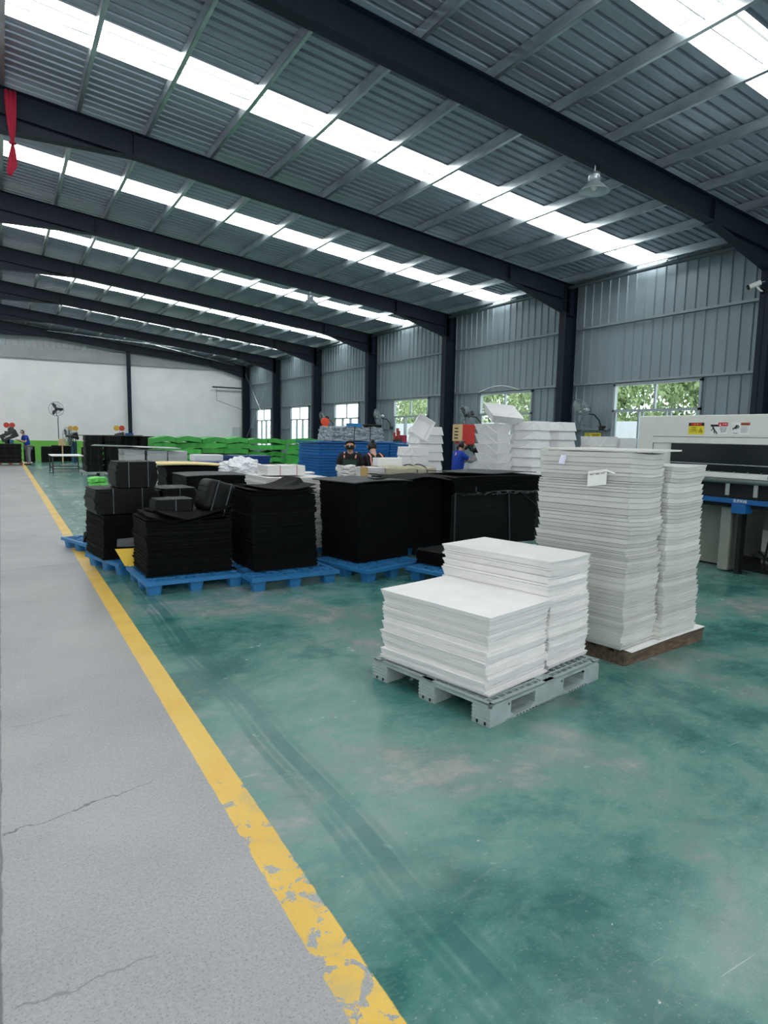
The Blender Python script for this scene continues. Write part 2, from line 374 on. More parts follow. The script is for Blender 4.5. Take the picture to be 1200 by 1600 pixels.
# portal frames
def rafter(y, side):
    sg = side; pts = []
    def P(d): return RIDGE+sg*d if sg < 0 else RIDGE+d
    half = (WX-RIDGE-.35)
    segs = [(0, .80), (2.9, .42), (half-2.15, .40), (half, .78)]
    mb = MB(); fl = .1; th = .012
    for i in range(3):
        d0, h0 = segs[i]; d1, h1 = segs[i+1]; x0, x1 = P(d0), P(d1)
        t0, t1 = zt(x0), zt(x1)
        def quadbox(za0, zb0, za1, zb1, hw):
            vs = [(x0, y-hw, za0), (x0, y+hw, za0), (x0, y+hw, zb0), (x0, y-hw, zb0), (x1, y-hw, za1), (x1, y+hw, za1), (x1, y+hw, zb1), (x1, y-hw, zb1)]
            mb.add(vs, [(0, 1, 2, 3), (7, 6, 5, 4), (1, 0, 4, 5), (2, 1, 5, 6), (3, 2, 6, 7), (0, 3, 7, 4)])
        quadbox(t0-h0, t0, t1-h1, t1, .006)
        quadbox(t0-th, t0, t1-th, t1, fl); quadbox(t0-h0, t0-h0+th, t1-h1, t1-h1+th, fl)
        if i != 1:      # haunch: the straight lower flange continues above the haunch
            quadbox(t0-.42, t0-.41, t1-.42, t1-.41, fl*.9)
        xm = x1; mb.box(xm-.012, xm+.012, y-fl, y+fl, t1-h1-.01, t1)
    return struct(mb.build('roof_rafter', steel_navy), 'dark painted tapered steel rafter spanning to the wall', 'rafter')
def column(y, side):
    x1 = WX-.12 if side > 0 else EX+.12; x0 = x1-.42*side; a, b_ = min(x0, x1), max(x0, x1); mb = MB(); zt_ = zt(x0)
    inn = x0; out = x1
    mb.box(min(inn, inn+.014*side), max(inn, inn+.014*side), y-.12, y+.12, 0, zt_-.02)
    mb.box(min(out, out-.014*side), max(out, out-.014*side), y-.12, y+.12, 0, zt_-.02)
    mb.box(a, b_, y-.006, y+.006, 0, zt_-.02); mb.box(a-.04, b_+.04, y-.16, y+.16, 0, .02)
    for z in (zt_-.82, zt_-.03): mb.box(a, b_, y-.12, y+.12, z, z+.012)
    return struct(mb.build('steel_column', steel_navy), 'dark painted steel column standing against the side wall', 'column')
for y in COLS:
    yy = y if y < 39 else y-.16
    rafter(yy, 1); rafter(yy, -1); column(yy, 1); column(yy, -1)

# side walls
def vribs(y0, y1, pitch=.272):
    n = max(1, round((y1-y0)/pitch)); p = (y1-y0)/n; out = []
    for i in range(n): a = y0+i*p; out += [(a, 0), (a+p-.05, 0), (a+p-.035, .028), (a+p-.015, .028)]
    return out+[(y1, 0)]
def wall_piece(mb, x, sgn, y0, y1, z0, z1):
    pr = vribs(y0, y1); vs = []
    for y, h in pr: vs += [(x-sgn*h, y, z0), (x-sgn*h, y, z1)]
    mb.add(vs, [((2*i, 2*i+1, 2*i+3, 2*i+2) if sgn > 0 else (2*i, 2*i+2, 2*i+3, 2*i+1)) for i in range(len(pr)-1)])
WZ0, WZT, WZ1 = .78, 2.42, 3.1
wins = []
for side, X, nm in ((1, WX, 'wall_right'), (-1, EX, 'wall_left')):
    mb = MB(); topz = 6.2; prev = Y0
    for k in range(len(COLS)-1):
        a, b_ = COLS[k]+1.53, COLS[k]+3.97
        wall_piece(mb, X, side, prev, a, 0, 3.16); wall_piece(mb, X, side, a, b_, 0, WZ0); prev = b_; wins.append((side, X, a, b_))
    wall_piece(mb, X, side, prev, Y1, 0, 3.16); wall_piece(mb, X, side, Y0, Y1, 3.16, topz)
    struct(mb.build(nm, wallm), 'ribbed blue-grey sheet metal side wall', 'wall')
    for z, nmz in ((4.6, 'upper'), (3.13, 'middle')):
        gm = MB(); a, b_ = (X-.11, X-.03) if side > 0 else (X+.03, X+.11)
        gm.box(a, b_, Y0, Y1, z-.012, z); gm.box(a if side > 0 else b_-.006, a+.006 if side > 0 else b_, Y0, Y1, z-.012, z+.055)
        struct(gm.build('wall_girt', girtm), '%s horizontal steel rail along the ribbed side wall' % nmz, 'rail')
    for k in range(len(COLS)-1):
        for a, b_ in ((COLS[k]+.13, COLS[k]+1.45), (COLS[k]+4.05, COLS[k]+5.3)):
            struct(box(X-.11*side if side > 0 else X+.03, X-.03 if side > 0 else X+.11, a, b_, 1.93, 1.985).build('wall_girt', girtm), 'short lower steel rail beside a window', 'rail')
    # eave tube
    ex = X-.34*side
    struct(MB().tube([(ex, Y0, 5.72), (ex, Y1-.1, 5.72)], .05, 10).build('eave_tube', mat('eave_tube_steel', (92, 104, 110), .4, .5), smooth=True), 'long round steel tube under the eave', 'tube')
    for k in range(len(COLS)-1):
        for q in range(2):
            yv = COLS[k]+(.45 if q == 0 else 4.75)
            if side > 0: struct(MB().tube([(X-.05, yv, .1), (X-.05, yv, 3.1)], .012, 6).build('wall_conduit', girtm), 'thin vertical conduit on the side wall', 'conduit')
for i, (side, X, a, b_) in enumerate(wins):
    x0, x1 = (X-.08, X+.02) if side > 0 else (X-.02, X+.08); fw = .055
    e = bpy.data.objects.new('window_%d' % i, None); COL.objects.link(e); e.location = (X, (a+b_)/2, WZ0); struct(e, 'aluminium sliding window with two upper lights', 'window')
    mb = MB(); c = (a+b_)/2; mb.box(x0, x1, a, a+fw, WZ0, WZ1); mb.box(x0, x1, b_-fw, b_, WZ0, WZ1); mb.box(x0, x1, a, b_, WZ0, WZ0+fw); mb.box(x0, x1, a, b_, WZ1-fw, WZ1+.03); mb.box(x0, x1, a, b_, WZT-.03, WZT+.03)
    mb.box(x0+.02, x1-.02, c-.025, c+.025, WZT, WZ1)
    mb.v = [(p[0]-X, p[1]-c, p[2]-WZ0) for p in mb.v]; mb.build('window_frame', alu, e)
    mb = MB()
    for q in (0, .3, .35, .64, .69, 1): yq = a+fw+(b_-a-2*fw-.05)*q; mb.box(x0+.02, x1-.03, yq, yq+.045, WZ0+fw, WZT)
    mb.v = [(p[0]-X, p[1]-c, p[2]-WZ0) for p in mb.v]; mb.build('sliding_sash', alu, e)
    mb = box(X-.02, X-.014, a+fw, b_-fw, WZ0+fw, WZ1-fw); mb.v = [(p[0]-X, p[1]-c, p[2]-WZ0) for p in mb.v]; mb.build('glass_pane', glass, e)
# far gable wall
mb = MB().box(EX, WX, 40.15, 40.35, 1.04, 5.42); struct(mb.build('wall_back', white_wall), 'whitewashed brick end wall', 'wall')
struct(box(EX, WX, 40.13, 40.35, 0, 1.04).build('trim_1', green_wall), 'green painted dado along the end wall', 'dado')
struct(box(EX, WX, 40.02, 40.35, 5.42, 6.02).build('trim_2', band), 'bare concrete beam across the end wall', 'beam')
mb = MB(); pr = vribs(EX, WX, .3); vs = []
for x, h in pr: vs += [(x, 40.2-h, 6.02), (x, 40.2-h, 7.9)]
mb.add(vs, [(2*i, 2*i+2, 2*i+3, 2*i+1) for i in range(len(pr)-1)]); struct(mb.build('wall_gable', mat('gable_sheet', (176, 184, 188), .5)), 'ribbed metal gable sheeting above the end wall', 'wall')
for x in (6.5, -7.2):
    m_ = MB(); m_.box(x-.1, x+.1, 39.86, 39.875, 0, 6.28); m_.box(x-.1, x+.1, 39.99, 40.005, 0, 6.28); m_.box(x-.005, x+.005, 39.87, 40, 0, 6.28)
    struct(m_.build('gable_post', steel_navy), 'dark steel post standing against the white end wall', 'post')
struct(MB().tube([(11.3, 39.9, 4.42), (13.2, 39.9, 4.42)], .045, 8).tube([(11.55, 39.9, 4.4), (11.55, 39.9, 3.62), (13.2, 39.9, 3.1)], .012, 6).build('wall_pipe', greyb, smooth=True), 'thin pipe bracketed from the corner column on the end wall', 'pipe')
struct(box(12.6, 13.15, 40.08, 40.15, 1.1, 2.0).build('wall_panel', mat('pale_panel', (212, 216, 216), .6)), 'pale square panel low on the end wall by the corner', 'panel')
# near gable wall behind the viewpoint with a wide open doorway
mb = MB().box(EX, -6, Y0-.2, Y0, 0, 8).box(6, WX, Y0-.2, Y0, 0, 8).box(-6, 6, Y0-.2, Y0, 5, 8); struct(mb.build('wall_front', white_wall), 'wall behind the viewpoint with a wide doorway', 'wall')
# tie rods near the end wall
rods = MB()
for p in (((13.3, 34.75, 5.3), (13.3, 39.7, 1.2)), ((13.3, 34.75, 1.2), (13.3, 39.7, 5.3)), ((1.5, 35.0, zt(1.5)-.1), (12.6, 39.6, zt(12.6)-.1)), ((12.9, 35, zt(12.9)-.1), (2.4, 39.6, zt(2.4)-.1))): rods.tube(p, .014, 5)
struct(rods.build('bracing_rod', galv), 'thin diagonal steel bracing rods in the end bay', 'bracing')
# cable loop over second window
struct(MB().tube([(13.55, 16.9-1.9*t, 3.14+.16*sin(pi*t)) for t in [k/14 for k in range(15)]], .014, 6).build('cable_conduit', papers, smooth=True), 'pale flexible conduit arching over the second window', 'conduit')

# ------------------------------------------------------------------ outside the windows
struct(box(WX+.1, 45, -25, 60, -.35, -.1).build('ground', asphalt), 'paved yard outside the windows', 'yard')
struct(box(19.5, 20, -25, 60, -.1, 2.35).build('yard_wall', renderw), 'white rendered wall across the yard', 'wall')
def tree(x, y, h, R, seed, label):
    rnd = random.Random(seed); e = empty('tree', label, 'tree', (x, y, -.1), 0, 'trees beyond the yard wall')
    MB().tube([(0, 0, 0), (.05, .1, h*.35), (0, .05, h*.7)], [.16, .12, .06], 8).build('trunk', barkm, e, True)
    mb = MB()
    blobs = [(rnd.uniform(-R, R)*.7, rnd.uniform(-R, R)*.9, rnd.uniform(.3, 1)*h, rnd.uniform(.5, .95)) for _ in range(38)]
    for _ in range(8000):
        bx, by, bz, br = rnd.choice(blobs); v = Vector((rnd.gauss(0, 1), rnd.gauss(0, 1), rnd.gauss(0, 1))).normalized()*br*rnd.uniform(.6, 1.05)
        c = Vector((bx, by, bz))+v; Mx = Matrix.Translation(c) @ Euler((rnd.uniform(0, 6.3), rnd.uniform(0, 6.3), rnd.uniform(0, 6.3))).to_matrix().to_4x4(); s = rnd.uniform(.07, .15)
        mb.add([(-s, 0, 0), (0, -s*.5, .01), (s, 0, 0), (0, s*.5, .01)], [(0, 1, 2, 3)], Mx)
    mb.build('foliage', leafm, e)
for i, (x, y, h, R) in enumerate(((23.0, 15.2, 5.2, 1.7), (23.2, 19.3, 5.2, 1.7), (23.3, 26.4, 4.9, 2.1), (23.5, 35.5, 4.6, 2.2))):
    tree(x, y, h, R, 40+i, 'leafy green tree beyond the yard wall, seen through the windows')

# ------------------------------------------------------------------ sheets and stacks
def sheet_obj(name, m, w, d, t, fz, nx=8, ny=8, wob=.003, rnd=random, ch=.0025):
    """w along x, d along y, centred; fz(u,v) in metres, u,v in -1..1"""
    vs = []; ed = {}
    for lay in (0, 1):
        for j in range(ny+1):
            for i in range(nx+1):
                a = -1+2*i/nx; b = -1+2*j/ny; x = a*w/2; y = b*d/2
                if i in (0, nx) or j in (0, ny):
                    k = (i, j)
                    if k not in ed: ed[k] = (rnd.uniform(-wob, wob), rnd.uniform(-wob, wob))
                    x += ed[k][0]; y += ed[k][1]
                    if not lay: x -= ch*a; y -= ch*b
                vs.append((x, y, fz(a, b)+(t if lay else 0)))
    n = (nx+1)*(ny+1); fs = []
    for j in range(ny):
        for i in range(nx):
            q = j*(nx+1)+i; fs.append((q, q+nx+1, q+nx+2, q+1)); fs.append((n+q, n+q+1, n+q+nx+2, n+q+nx+1))
    def side(a, b): fs.append((a, b, b+n, a+n))
    for i in range(nx): side(i, i+1); side(ny*(nx+1)+i+1, ny*(nx+1)+i)
    for j in range(ny): side((j+1)*(nx+1), j*(nx+1)); side(j*(nx+1)+nx, (j+1)*(nx+1)+nx)
    me = bpy.data.meshes.new(name); me.from_pydata(vs, [], fs); me.materials.append(m); me.update()
    o = bpy.data.objects.new(name, me); COL.objects.link(o); return o
def stack(name, m, label, toplabel, group, cat, x, y, deg, w, d, z0, z1, n, jit=.006, lean=(0, 0), sag=.0, sagf=None, walk=.006, seed=1, nx=6, ny=6, wob=.003, tvar=.45, bundle=6, bj=.008, gap=.0022, over=None):
    """near-left corner at x,y; width w along the rotated x axis, depth d away"""
    rnd = random.Random(seed); a = rad(deg); U = Vector((cos(a), sin(a), 0)); V = Vector((-sin(a), cos(a), 0)); H = z1-z0
    c0 = Vector((x, y, 0))+U*w/2+V*d/2
    ts = [1+rnd.uniform(-tvar, tvar) for _ in range(n)]; sm = sum(ts); ts = [q*(H-gap*n)/sm for q in ts]; z = z0; res = []; off = Vector((0, 0, 0)); boff = Vector((0, 0, 0)); ph = rnd.uniform(0, 6)
    br = 0
    for i, t in enumerate(ts):
        fr = (z-z0)/H
        if i % bundle == 0: boff = U*rnd.uniform(-bj, bj)+V*rnd.uniform(-bj, bj); br = rnd.uniform(-.006, .006)
        off = off*.8+U*rnd.uniform(-walk, walk)*.6+V*rnd.uniform(-walk, walk)*.6
        amp = sag*min(1, fr*1.6)
        base = sagf or (lambda p, q, s: s*(.5*(p*p)+.25*sin(2.3*p+ph)*q-.3))
        sh = -min(base(p, q, amp) for p in (-1, 0, 1) for q in (-1, 0, 1)) if i == 0 else 0
        ov = over if (over and i >= n-2) else (0, 0)
        o = sheet_obj(name, m, w+ov[0]*(i-n+3)*.5, d+ov[1]*(i-n+3)*.5, t, lambda p, q: base(p, q, amp)+sh, nx, ny, wob, rnd, min(.009, t*.33))
        p = c0+off+boff+U*(rnd.uniform(-jit, jit)+lean[0]*fr)+V*(rnd.uniform(-jit, jit)+lean[1]*fr)
        o.location = (p.x, p.y, z); o.rotation_euler = (0, 0, a+br+rnd.uniform(-.003, .003))
        tag(o, label if i < n-1 or not toplabel else toplabel, cat, None if (toplabel and i == n-1) else group); z += t+gap; res.append(o)
    return res

# ------------------------------------------------------------------ pallets
def blue_pallet(label, x, y, deg, w=1.05, d=1.0, group=None):
    e = empty('plastic_pallet', label, 'pallet', (x, y, 0), rad(deg), group)
    mb = MB(); z0, z1 = .105, .145; b_ = .055
    for a, c in ((0, b_), (d-b_, d)): mb.box(0, w, a, c, z0, z1)
    for a, c in ((0, b_), (w-b_, w)): mb.box(a, c, b_, d-b_, z0, z1)
    cups = []
    for i in range(3):
        for j in range(3): cups.append((.02+(w-.04-.17)*i/2, .02+(d-.04-.17)*j/2))
    # solid strips between the legs and lattice elsewhere
    for i in range(3):
        cx = cups[i*3][0]; mb.box(cx, cx+.012, b_, d-b_, z0, z1-.001); mb.box(cx+.158, cx+.17, b_, d-b_, z0, z1-.001)
    for j in range(3):
        cy = cups[j][1]; mb.box(b_, w-b_, cy, cy+.012, z0, z1-.002); mb.box(b_, w-b_, cy+.158, cy+.17, z0, z1-.002)
    n = 5
    for i in range(n):
        for j in range(n):
            cx = b_+(w-2*b_)*(i+.5)/n; cy = b_+(d-2*b_)*(j+.5)/n; ln = (w-2*b_)/n*.72
            for s in (1, -1): mb.box(-ln, ln, -.013, .013, z0+.02, z1-.003, T(cx, cy, 0) @ Rz(s*pi/4))
    mb.build('deck', bluep, e)
    lg = None
    for (cx, cy) in cups:
        m2 = MB(); prof = []
        def rr(hw, r0, z):
            out = []
            for q in range(4):
                ccx = (hw-r0)*(1 if q in (0, 3) else -1); ccy = (hw-r0)*(1 if q in (0, 1) else -1)
                for k in range(4): t = q*pi/2+k*pi/6; out.append((ccx+r0*cos(t), ccy+r0*sin(t), z))
            return out
        if lg is None:
            rings = [rr(.066, .03, 0), rr(.078, .03, .11), rr(.085, .03, .118), rr(.085, .03, .146), rr(.07, .03, .146), rr(.058, .03, .03)]
            vs = sum(rings, []); fs = [tuple(reversed(range(16))), tuple(range(80, 96))]
            for a in range(5):
                for k in range(16): fs.append((a*16+k, a*16+(k+1) % 16, (a+1)*16+(k+1) % 16, (a+1)*16+k))
            lg = MB().add(vs, fs).build('leg', bluep, e, loc=(cx+.085, cy+.085, 0))
        else:
            o = lg.copy(); COL.objects.link(o); o.location = (cx+.085, cy+.085, 0)
    return e
def grey_pallet(label, x, y, deg, w=1.22, d=1.04):
    e = empty('plastic_pallet', label, 'pallet', (x, y, 0), rad(deg)); H = .15
    mb = MB(); z0, z1 = .118, .148
    for k in range(15):
        yy = d*k/14; mb.box(.02, w-.02, max(0, yy-.007), min(d, yy+.007), z0, z1-.003)
    for k in range(19):
        xx = w*k/18; mb.box(max(0, xx-.006), min(w, xx+.006), .02, d-.02, z0, z1-.005)
    for yy in (0, d/2-.045, d-.03): mb.box(0, w, yy, yy+(.03 if yy != d/2-.045 else .09), z1-.012, z1)
    for xx in (0, w/2-.05, w-.03): mb.box(xx, xx+(.03 if xx != w/2-.05 else .1), 0, d, z1-.012, z1)
    for (xx, yy) in ((0, 0), (w-.09, 0), (0, d-.09), (w-.09, d-.09)): mb.box(xx, xx+.09, yy, yy+.02, z1-.014, z1+.001); mb.box(xx, xx+.02, yy, yy+.09, z1-.014, z1+.001)
    mb.build('deck', greyp, e)
    first = None
    for j, yy in enumerate((0, d/2-.07, d-.14)):
        m2 = MB(); th = .14
        for (a, c) in ((0, .2), (w/2-.16, w/2+.16), (w-.2, w)):
            m2.box(a, c, 0, th, .0, z0-.001)
            for q in range(4): zz = .03+q*.022; m2.box(a-.004, a+.012, -.004, th+.004, zz, zz+.006)
        m2.box(.15, w-.15, 0, th, 0, .018)
        for (a, c) in ((.2, .24), (w/2-.2, w/2-.16), (w/2+.16, w/2+.2), (w-.24, w-.2)):
            lo, hi = (0, .1) if a in (.2, w/2+.16) else (.1, 0)
            m2.add([(a, 0, 0), (c, 0, 0), (c, th, 0), (a, th, 0), (a, 0, .018+(.03 if lo == 0 else 0)), (c, 0, .018+(.03 if lo else 0)), (c, th, .018+(.03 if lo else 0)), (a, th, .018+(.03 if lo == 0 else 0))], [(3,2,1,0),(4,5,6,7),(0,1,5,4),(1,2,6,5),(2,3,7,6),(3,0,4,7)])
        ro = m2.build('runner', greyp, e, bevel=.004, loc=(0, yy, 0))
        for q in range(7 if j == 0 else 0):
            for base in (.26, w/2+.23): xx = base+q*.033; MB().box(xx, xx+.012, -.0015, .01, .006, .013).build('slot', hole, ro)
        if j == 0:
            for xx in (.19, w/2+.15, w-.19): MB().box(xx-.02, xx-.008, -.0015, .01, .1, .112).build('slot', hole, ro)
        for q in (.03, .09): MB().box(-.0055, 0, q, q+.012, .01, .028).build('slot', hole, ro)
    return e
def wood_pallet(name_label, x, y, deg, w=1.2, d=.95, H=.11):
    e = empty('wooden_pallet', name_label, 'pallet', (x, y, 0), rad(deg))
    for k in range(6): yy = (d-.1)*k/5; MB().box(0, w+(.02 if k % 2 else 0), yy, yy+.1, H-.02, H).build('deck_board', wood, e)
    for k in range(3): xx = (w-.09)*k/2; MB().box(xx, xx+.09, 0.01, d-.01, 0, H-.02).build('bearer', wood, e)
    MB().box(.02, w-.03, 0.004, .03, .0, H-.021).build('side_board', wood, e)
    return e

# ------------------------------------------------------------------ foreground: white stacks on the grey pallet
grey_pallet('grey plastic pallet under the two bright white foam stacks', 2.395, 2.775, 11.5)
W1 = ('white_foam_sheet', whitefoam)
stack(*W1, 'white foam sheet in the low front stack on the grey pallet', 'topmost white foam sheet of the low front stack on the grey pallet', 'white foam sheets in the low front stack', 'foam sheet',
      2.445, 2.86, 13.5, .655, .9, .15, .65, 20, sag=.005, seed=3, bj=.012, walk=.012, jit=.009, lean=(-.02, .0), tvar=.6, bundle=4, over=(.022, .03))
stack(*W1, 'white foam sheet in the taller rear stack on the grey pallet', 'topmost white foam sheet of the taller rear stack on the grey pallet', 'white foam sheets in the taller rear stack', 'foam sheet',
      3.085, 3.02, 13.0, .51, .93, .15, .893, 29, sag=.007, seed=5, bj=.010, walk=.010, jit=.007, lean=(-.025, .0), tvar=.6, bundle=4, over=(.012, .015))
wood_pallet('weathered wooden pallet under the two tall grey-white foam stacks', 3.97, 3.1, 6, w=1.16, d=.9)
o = sheet_obj('liner_sheet', papers, 1.12, .86, .004, lambda p, q: -.012*max(0, p*q)-.0*p); o.location = (4.5, 3.56, .125); o.rotation_euler = (0, 0, rad(7)); tag(o, 'thin white liner sheet lying on the wooden pallet under the tall stacks', 'liner')
W2 = ('grey_white_foam_sheet', greyfoam)
tall = stack(*W2, 'grey-white foam sheet in the tallest stack on the wooden pallet', None, 'grey-white foam sheets in the tallest stack', 'foam sheet',
      3.925, 3.09, 10, .5, .80, .131, 1.60, 50, sag=.02, seed=11, jit=.006, walk=.007, bj=.011, lean=(-.02, .03), bundle=5, tvar=.6)
stack(*W2, 'grey-white foam sheet in the slightly lower right-hand stack on the wooden pallet', 'topmost sheet of the slightly lower right-hand stack on the wooden pallet', 'grey-white foam sheets in the right-hand tall stack', 'foam sheet',
      4.425, 3.14, 7, .545, .74, .131, 1.5, 44, sag=.018, seed=13, jit=.005, walk=.007, bj=.009, lean=(.0, .02), bundle=5, tvar=.6)
o = sheet_obj('grey_white_foam_sheet', greyfoam, .6, .86, .012, lambda p, q: .004*p); o.location = (4.16, 3.52, 1.612); o.rotation_euler = (0, 0, rad(6)); tag(o, 'oversized thin sheet overhanging the top of the tallest grey-white stack', 'foam sheet')

# paper notes on the tall stack's left face (its face runs along the depth direction)
def on_face(dist, z, out=.012):       # point on the left face of the tallest stack
    a = rad(10); fr = (z-.13)/1.47; c = Vector((3.925, 3.09, z))+Vector((cos(a), sin(a), 0))*(-.02*fr)+Vector((-sin(a), cos(a), 0))*(dist+.03*fr); return c+Vector((-cos(a), -sin(a), 0))*out
def note(name, label, cat, d0, zc, w_, h_, m, tilt, out=.016):
    e = empty(name, label, cat, on_face(d0, zc, out)); e.rotation_euler = Euler((0, rad(-6), rad(10+90+180))); e.rotation_euler.rotate_axis('Y', tilt)
    # local x along the face toward viewer, local z up, y out of face
    vs = []; nx = 6
    for j in range(5):
        for i in range(nx+1): vs.append((-w_/2+w_*i/nx+.1*h_*(j/4-.5), .006*sin(i/nx*pi)+.004*j, -h_/2+h_*j/4))
    fs = [(j*(nx+1)+i, j*(nx+1)+i+1, (j+1)*(nx+1)+i+1, (j+1)*(nx+1)+i) for j in range(4) for i in range(nx)]
    p = MB().add(vs, fs).build('paper', m, e); so = p.modifiers.new('thickness', 'SOLIDIFY'); so.thickness = .0012; so.offset = 0
    return e
def strokes(e, lines, wd=.0014, yo=.014, name='handwriting'):
    mb = MB()
    for ln in lines: mb.tube([(x, yo, z) for x, z in ln], wd, 4)
    mb.build(name, ink, e)
HW = {'5': [[(.8,1),(.1,1),(.1,.6),(.7,.55),(.8,.2),(.1,0)]], '6': [[(.8,1),(.2,.6),(.1,.2),(.5,0),(.8,.2),(.6,.5),(.2,.4)]], 'x': [[(.1,.7),(.8,.1)],[(.8,.8),(.1,.1)]], '7': [[(.1,1),(.8,1),(.4,0)]],
 '8': [[(.5,.5),(.15,.8),(.5,1),(.8,.8),(.15,.2),(.5,0),(.85,.2),(.5,.5)]], '0': [[(.5,1),(.15,.6),(.2,.1),(.6,0),(.85,.5),(.5,1)]], '2': [[(.1,.8),(.5,1),(.8,.7),(.1,0),(.9,.05)]], '1': [[(.5,1),(.4,0)]],
 '3': [[(.1,.9),(.7,.95),(.4,.55),(.8,.3),(.1,0)]], '.': [[(.4,.05),(.5,0)]], 'K': [[(.1,1),(.1,0)],[(.8,1),(.15,.5),(.8,0)]], 'Z': [[(.1,.8),(.9,.85)],[(.5,1.1),(.45,.5),(.1,0)],[(.5,.5),(.9,0)],[(.2,.4),(.8,.35)]], 'P': [[(.1,1.1),(.2,0)],[(.1,.8),(.9,.9),(.8,.5)],[(.2,.5),(.9,.5)],[(.6,.5),(.5,-.3)]]}
def hand(text, x0, z0, s):
    out = []
    for i, ch in enumerate(text):
        for ln in HW.get(ch, []): out.append([(x0+i*s*.78+px*s*.7, z0+pz*s) for px, pz in ln])
    return out
n1 = note('paper_tag', 'small blank bluish paper tag high on the left face of the tallest stack', 'tag', .56, 1.535, .055, .07, papersb, .15)
n2 = note('paper_note', 'white card with handwriting stuck in the left face of the tallest stack', 'card', .25, 1.41, .16, .115, papers, -.06, .022)
strokes(n2, hand('560x780x2.1x35Z', -.074, .024, .0135)+hand('K20P', .01, -.026, .02))
strip = MB(); strip.add([(-.0, 0, .05), (.02, .004, .055), (.09, .012, .02), (.085, .006, .014)], [(0, 1, 2, 3)]); so = strip.build('torn_strip', papers, n2, loc=(.06, .004, 0)); md = so.modifiers.new('thickness', 'SOLIDIFY'); md.thickness = .001

# ------------------------------------------------------------------ black stacks
BK = ('black_foam_sheet', blackfoam)
blue_pallet('blue plastic pallet under the messy-topped black stack nearest the yellow line', 1.21, 6.8, 2, 1.08, .98)
stack(*BK, 'black foam sheet in the stack with strapped bundles on top, nearest the line', None, 'black sheets under the messy top', 'foam sheet', 1.27, 7.03, 1.5, .93, .72, .15, .74, 22, jit=.009, tvar=.6, sag=.012, seed=21, walk=.01)
# curled sheets on its top
for k, (dz, am, off, rr_) in enumerate(((0, .03, -.01, 0), (.022, .05, .02, .05), (.05, .07, -.04, -.07), (.078, .085, .03, .1))):
    o = sheet_obj('black_foam_sheet', blackfoam, .93-.05*k, .7, .012, lambda p, q: am*(max(0, p)**2*.9+max(0, -p)**2*.35*(1 if q < 0 else .3))-(.11*max(0, -q-.45)*max(0, 1-abs(p+.35)*1.3) if k > 0 else 0), 16, 14)
    o.location = (1.735+off, 7.37-.035*k, .75+dz*.85); o.rotation_euler = (0, 0, rad(1.5)+rr_)
    tag(o, ['flat', 'slightly curled', 'curled', 'most curled'][k]+' black sheet lying skewed on the stack nearest the line', 'foam sheet')
def bundle(label, x, y, z, deg, w_, d_, h_, ntab=5, tilt=0, rnd_=.05, straps=2, smat=film, seed=1, group=None, soft=False):
    """folded foam parts pressed into a strapped bundle with rounded ends"""
    e = empty('foam_bundle', label, 'bundle', (x, y, z), rad(deg), group); e.rotation_euler[1] = tilt
    rnd = random.Random(seed); n = max(3, int(h_/.022)); t = h_/n
    mb = MB()
    for i in range(n):
        q = (i+.5)/n; ins = .03*abs(2*q-1)**3; ox = rnd.uniform(-.008, .008); dr = .012*(1-abs(2*q-1))
        vs = []; poly = []
        ww = w_/2-ins+rnd.uniform(-.006, .004); dd = d_/2-ins*.6+rnd.uniform(-.004, .004); c = min(rnd_, ww*.4)
        for (sx_, sy_) in ((1, -1), (1, 1), (-1, 1), (-1, -1)):
            poly += [(sx_*ww+ox, sy_*(dd-c)), (sx_*(ww-c*.6)+ox, sy_*dd)] if sx_*sy_ > 0 else [(sx_*(ww-c*.6)+ox, sy_*dd), (sx_*ww+ox, sy_*(dd-c))]
        mb.prism(poly, i*t, (i+1)*t-.0012)
    if soft:
        body = MB().box(-w_/2, w_/2, -d_/2, d_/2, 0, h_).build('foam_parts', blackwrap, e, True); bv = body.modifiers.new('bevel', 'BEVEL'); bv.width = min(.07, h_*.3); bv.segments = 5
        fold = MB(); [fold.tube([(-w_/2-.002, -d_/2*.8, q), (-w_/2-.006, 0, q+.01), (-w_/2-.002, d_/2*.8, q)], .004, 5) for q in (h_*.35, h_*.55, h_*.72)]; fold.build('fold_edge', blackfoam, e)
    else: body = mb.build('foam_parts', blackwrap, e)
    sm = MB()
    for k in range(straps):
        xs = -w_/2+w_*(k+.6)/(straps+.2)
        sm.box(xs-.005, xs+.005, -d_/2-.004, d_/2+.004, h_, h_+.003); sm.box(xs-.005, xs+.005, -d_/2-.006, -d_/2-.002, 0, h_+.003); sm.box(xs-.005, xs+.005, d_/2+.002, d_/2+.006, 0, h_+.003)
    if straps: sm.build('strap', smat, e)
    return e
bundle('small black strapped bundle lying on the messy stack nearest the line', 1.6, 7.33, .81, 4, .42, .34, .15, straps=1, seed=2)
bundle('rounded black bundle leaning steeply on the messy stack nearest the line', 2.0, 7.2, .80, 8, .34, .34, .36, tilt=rad(17), straps=2, seed=3, soft=True)

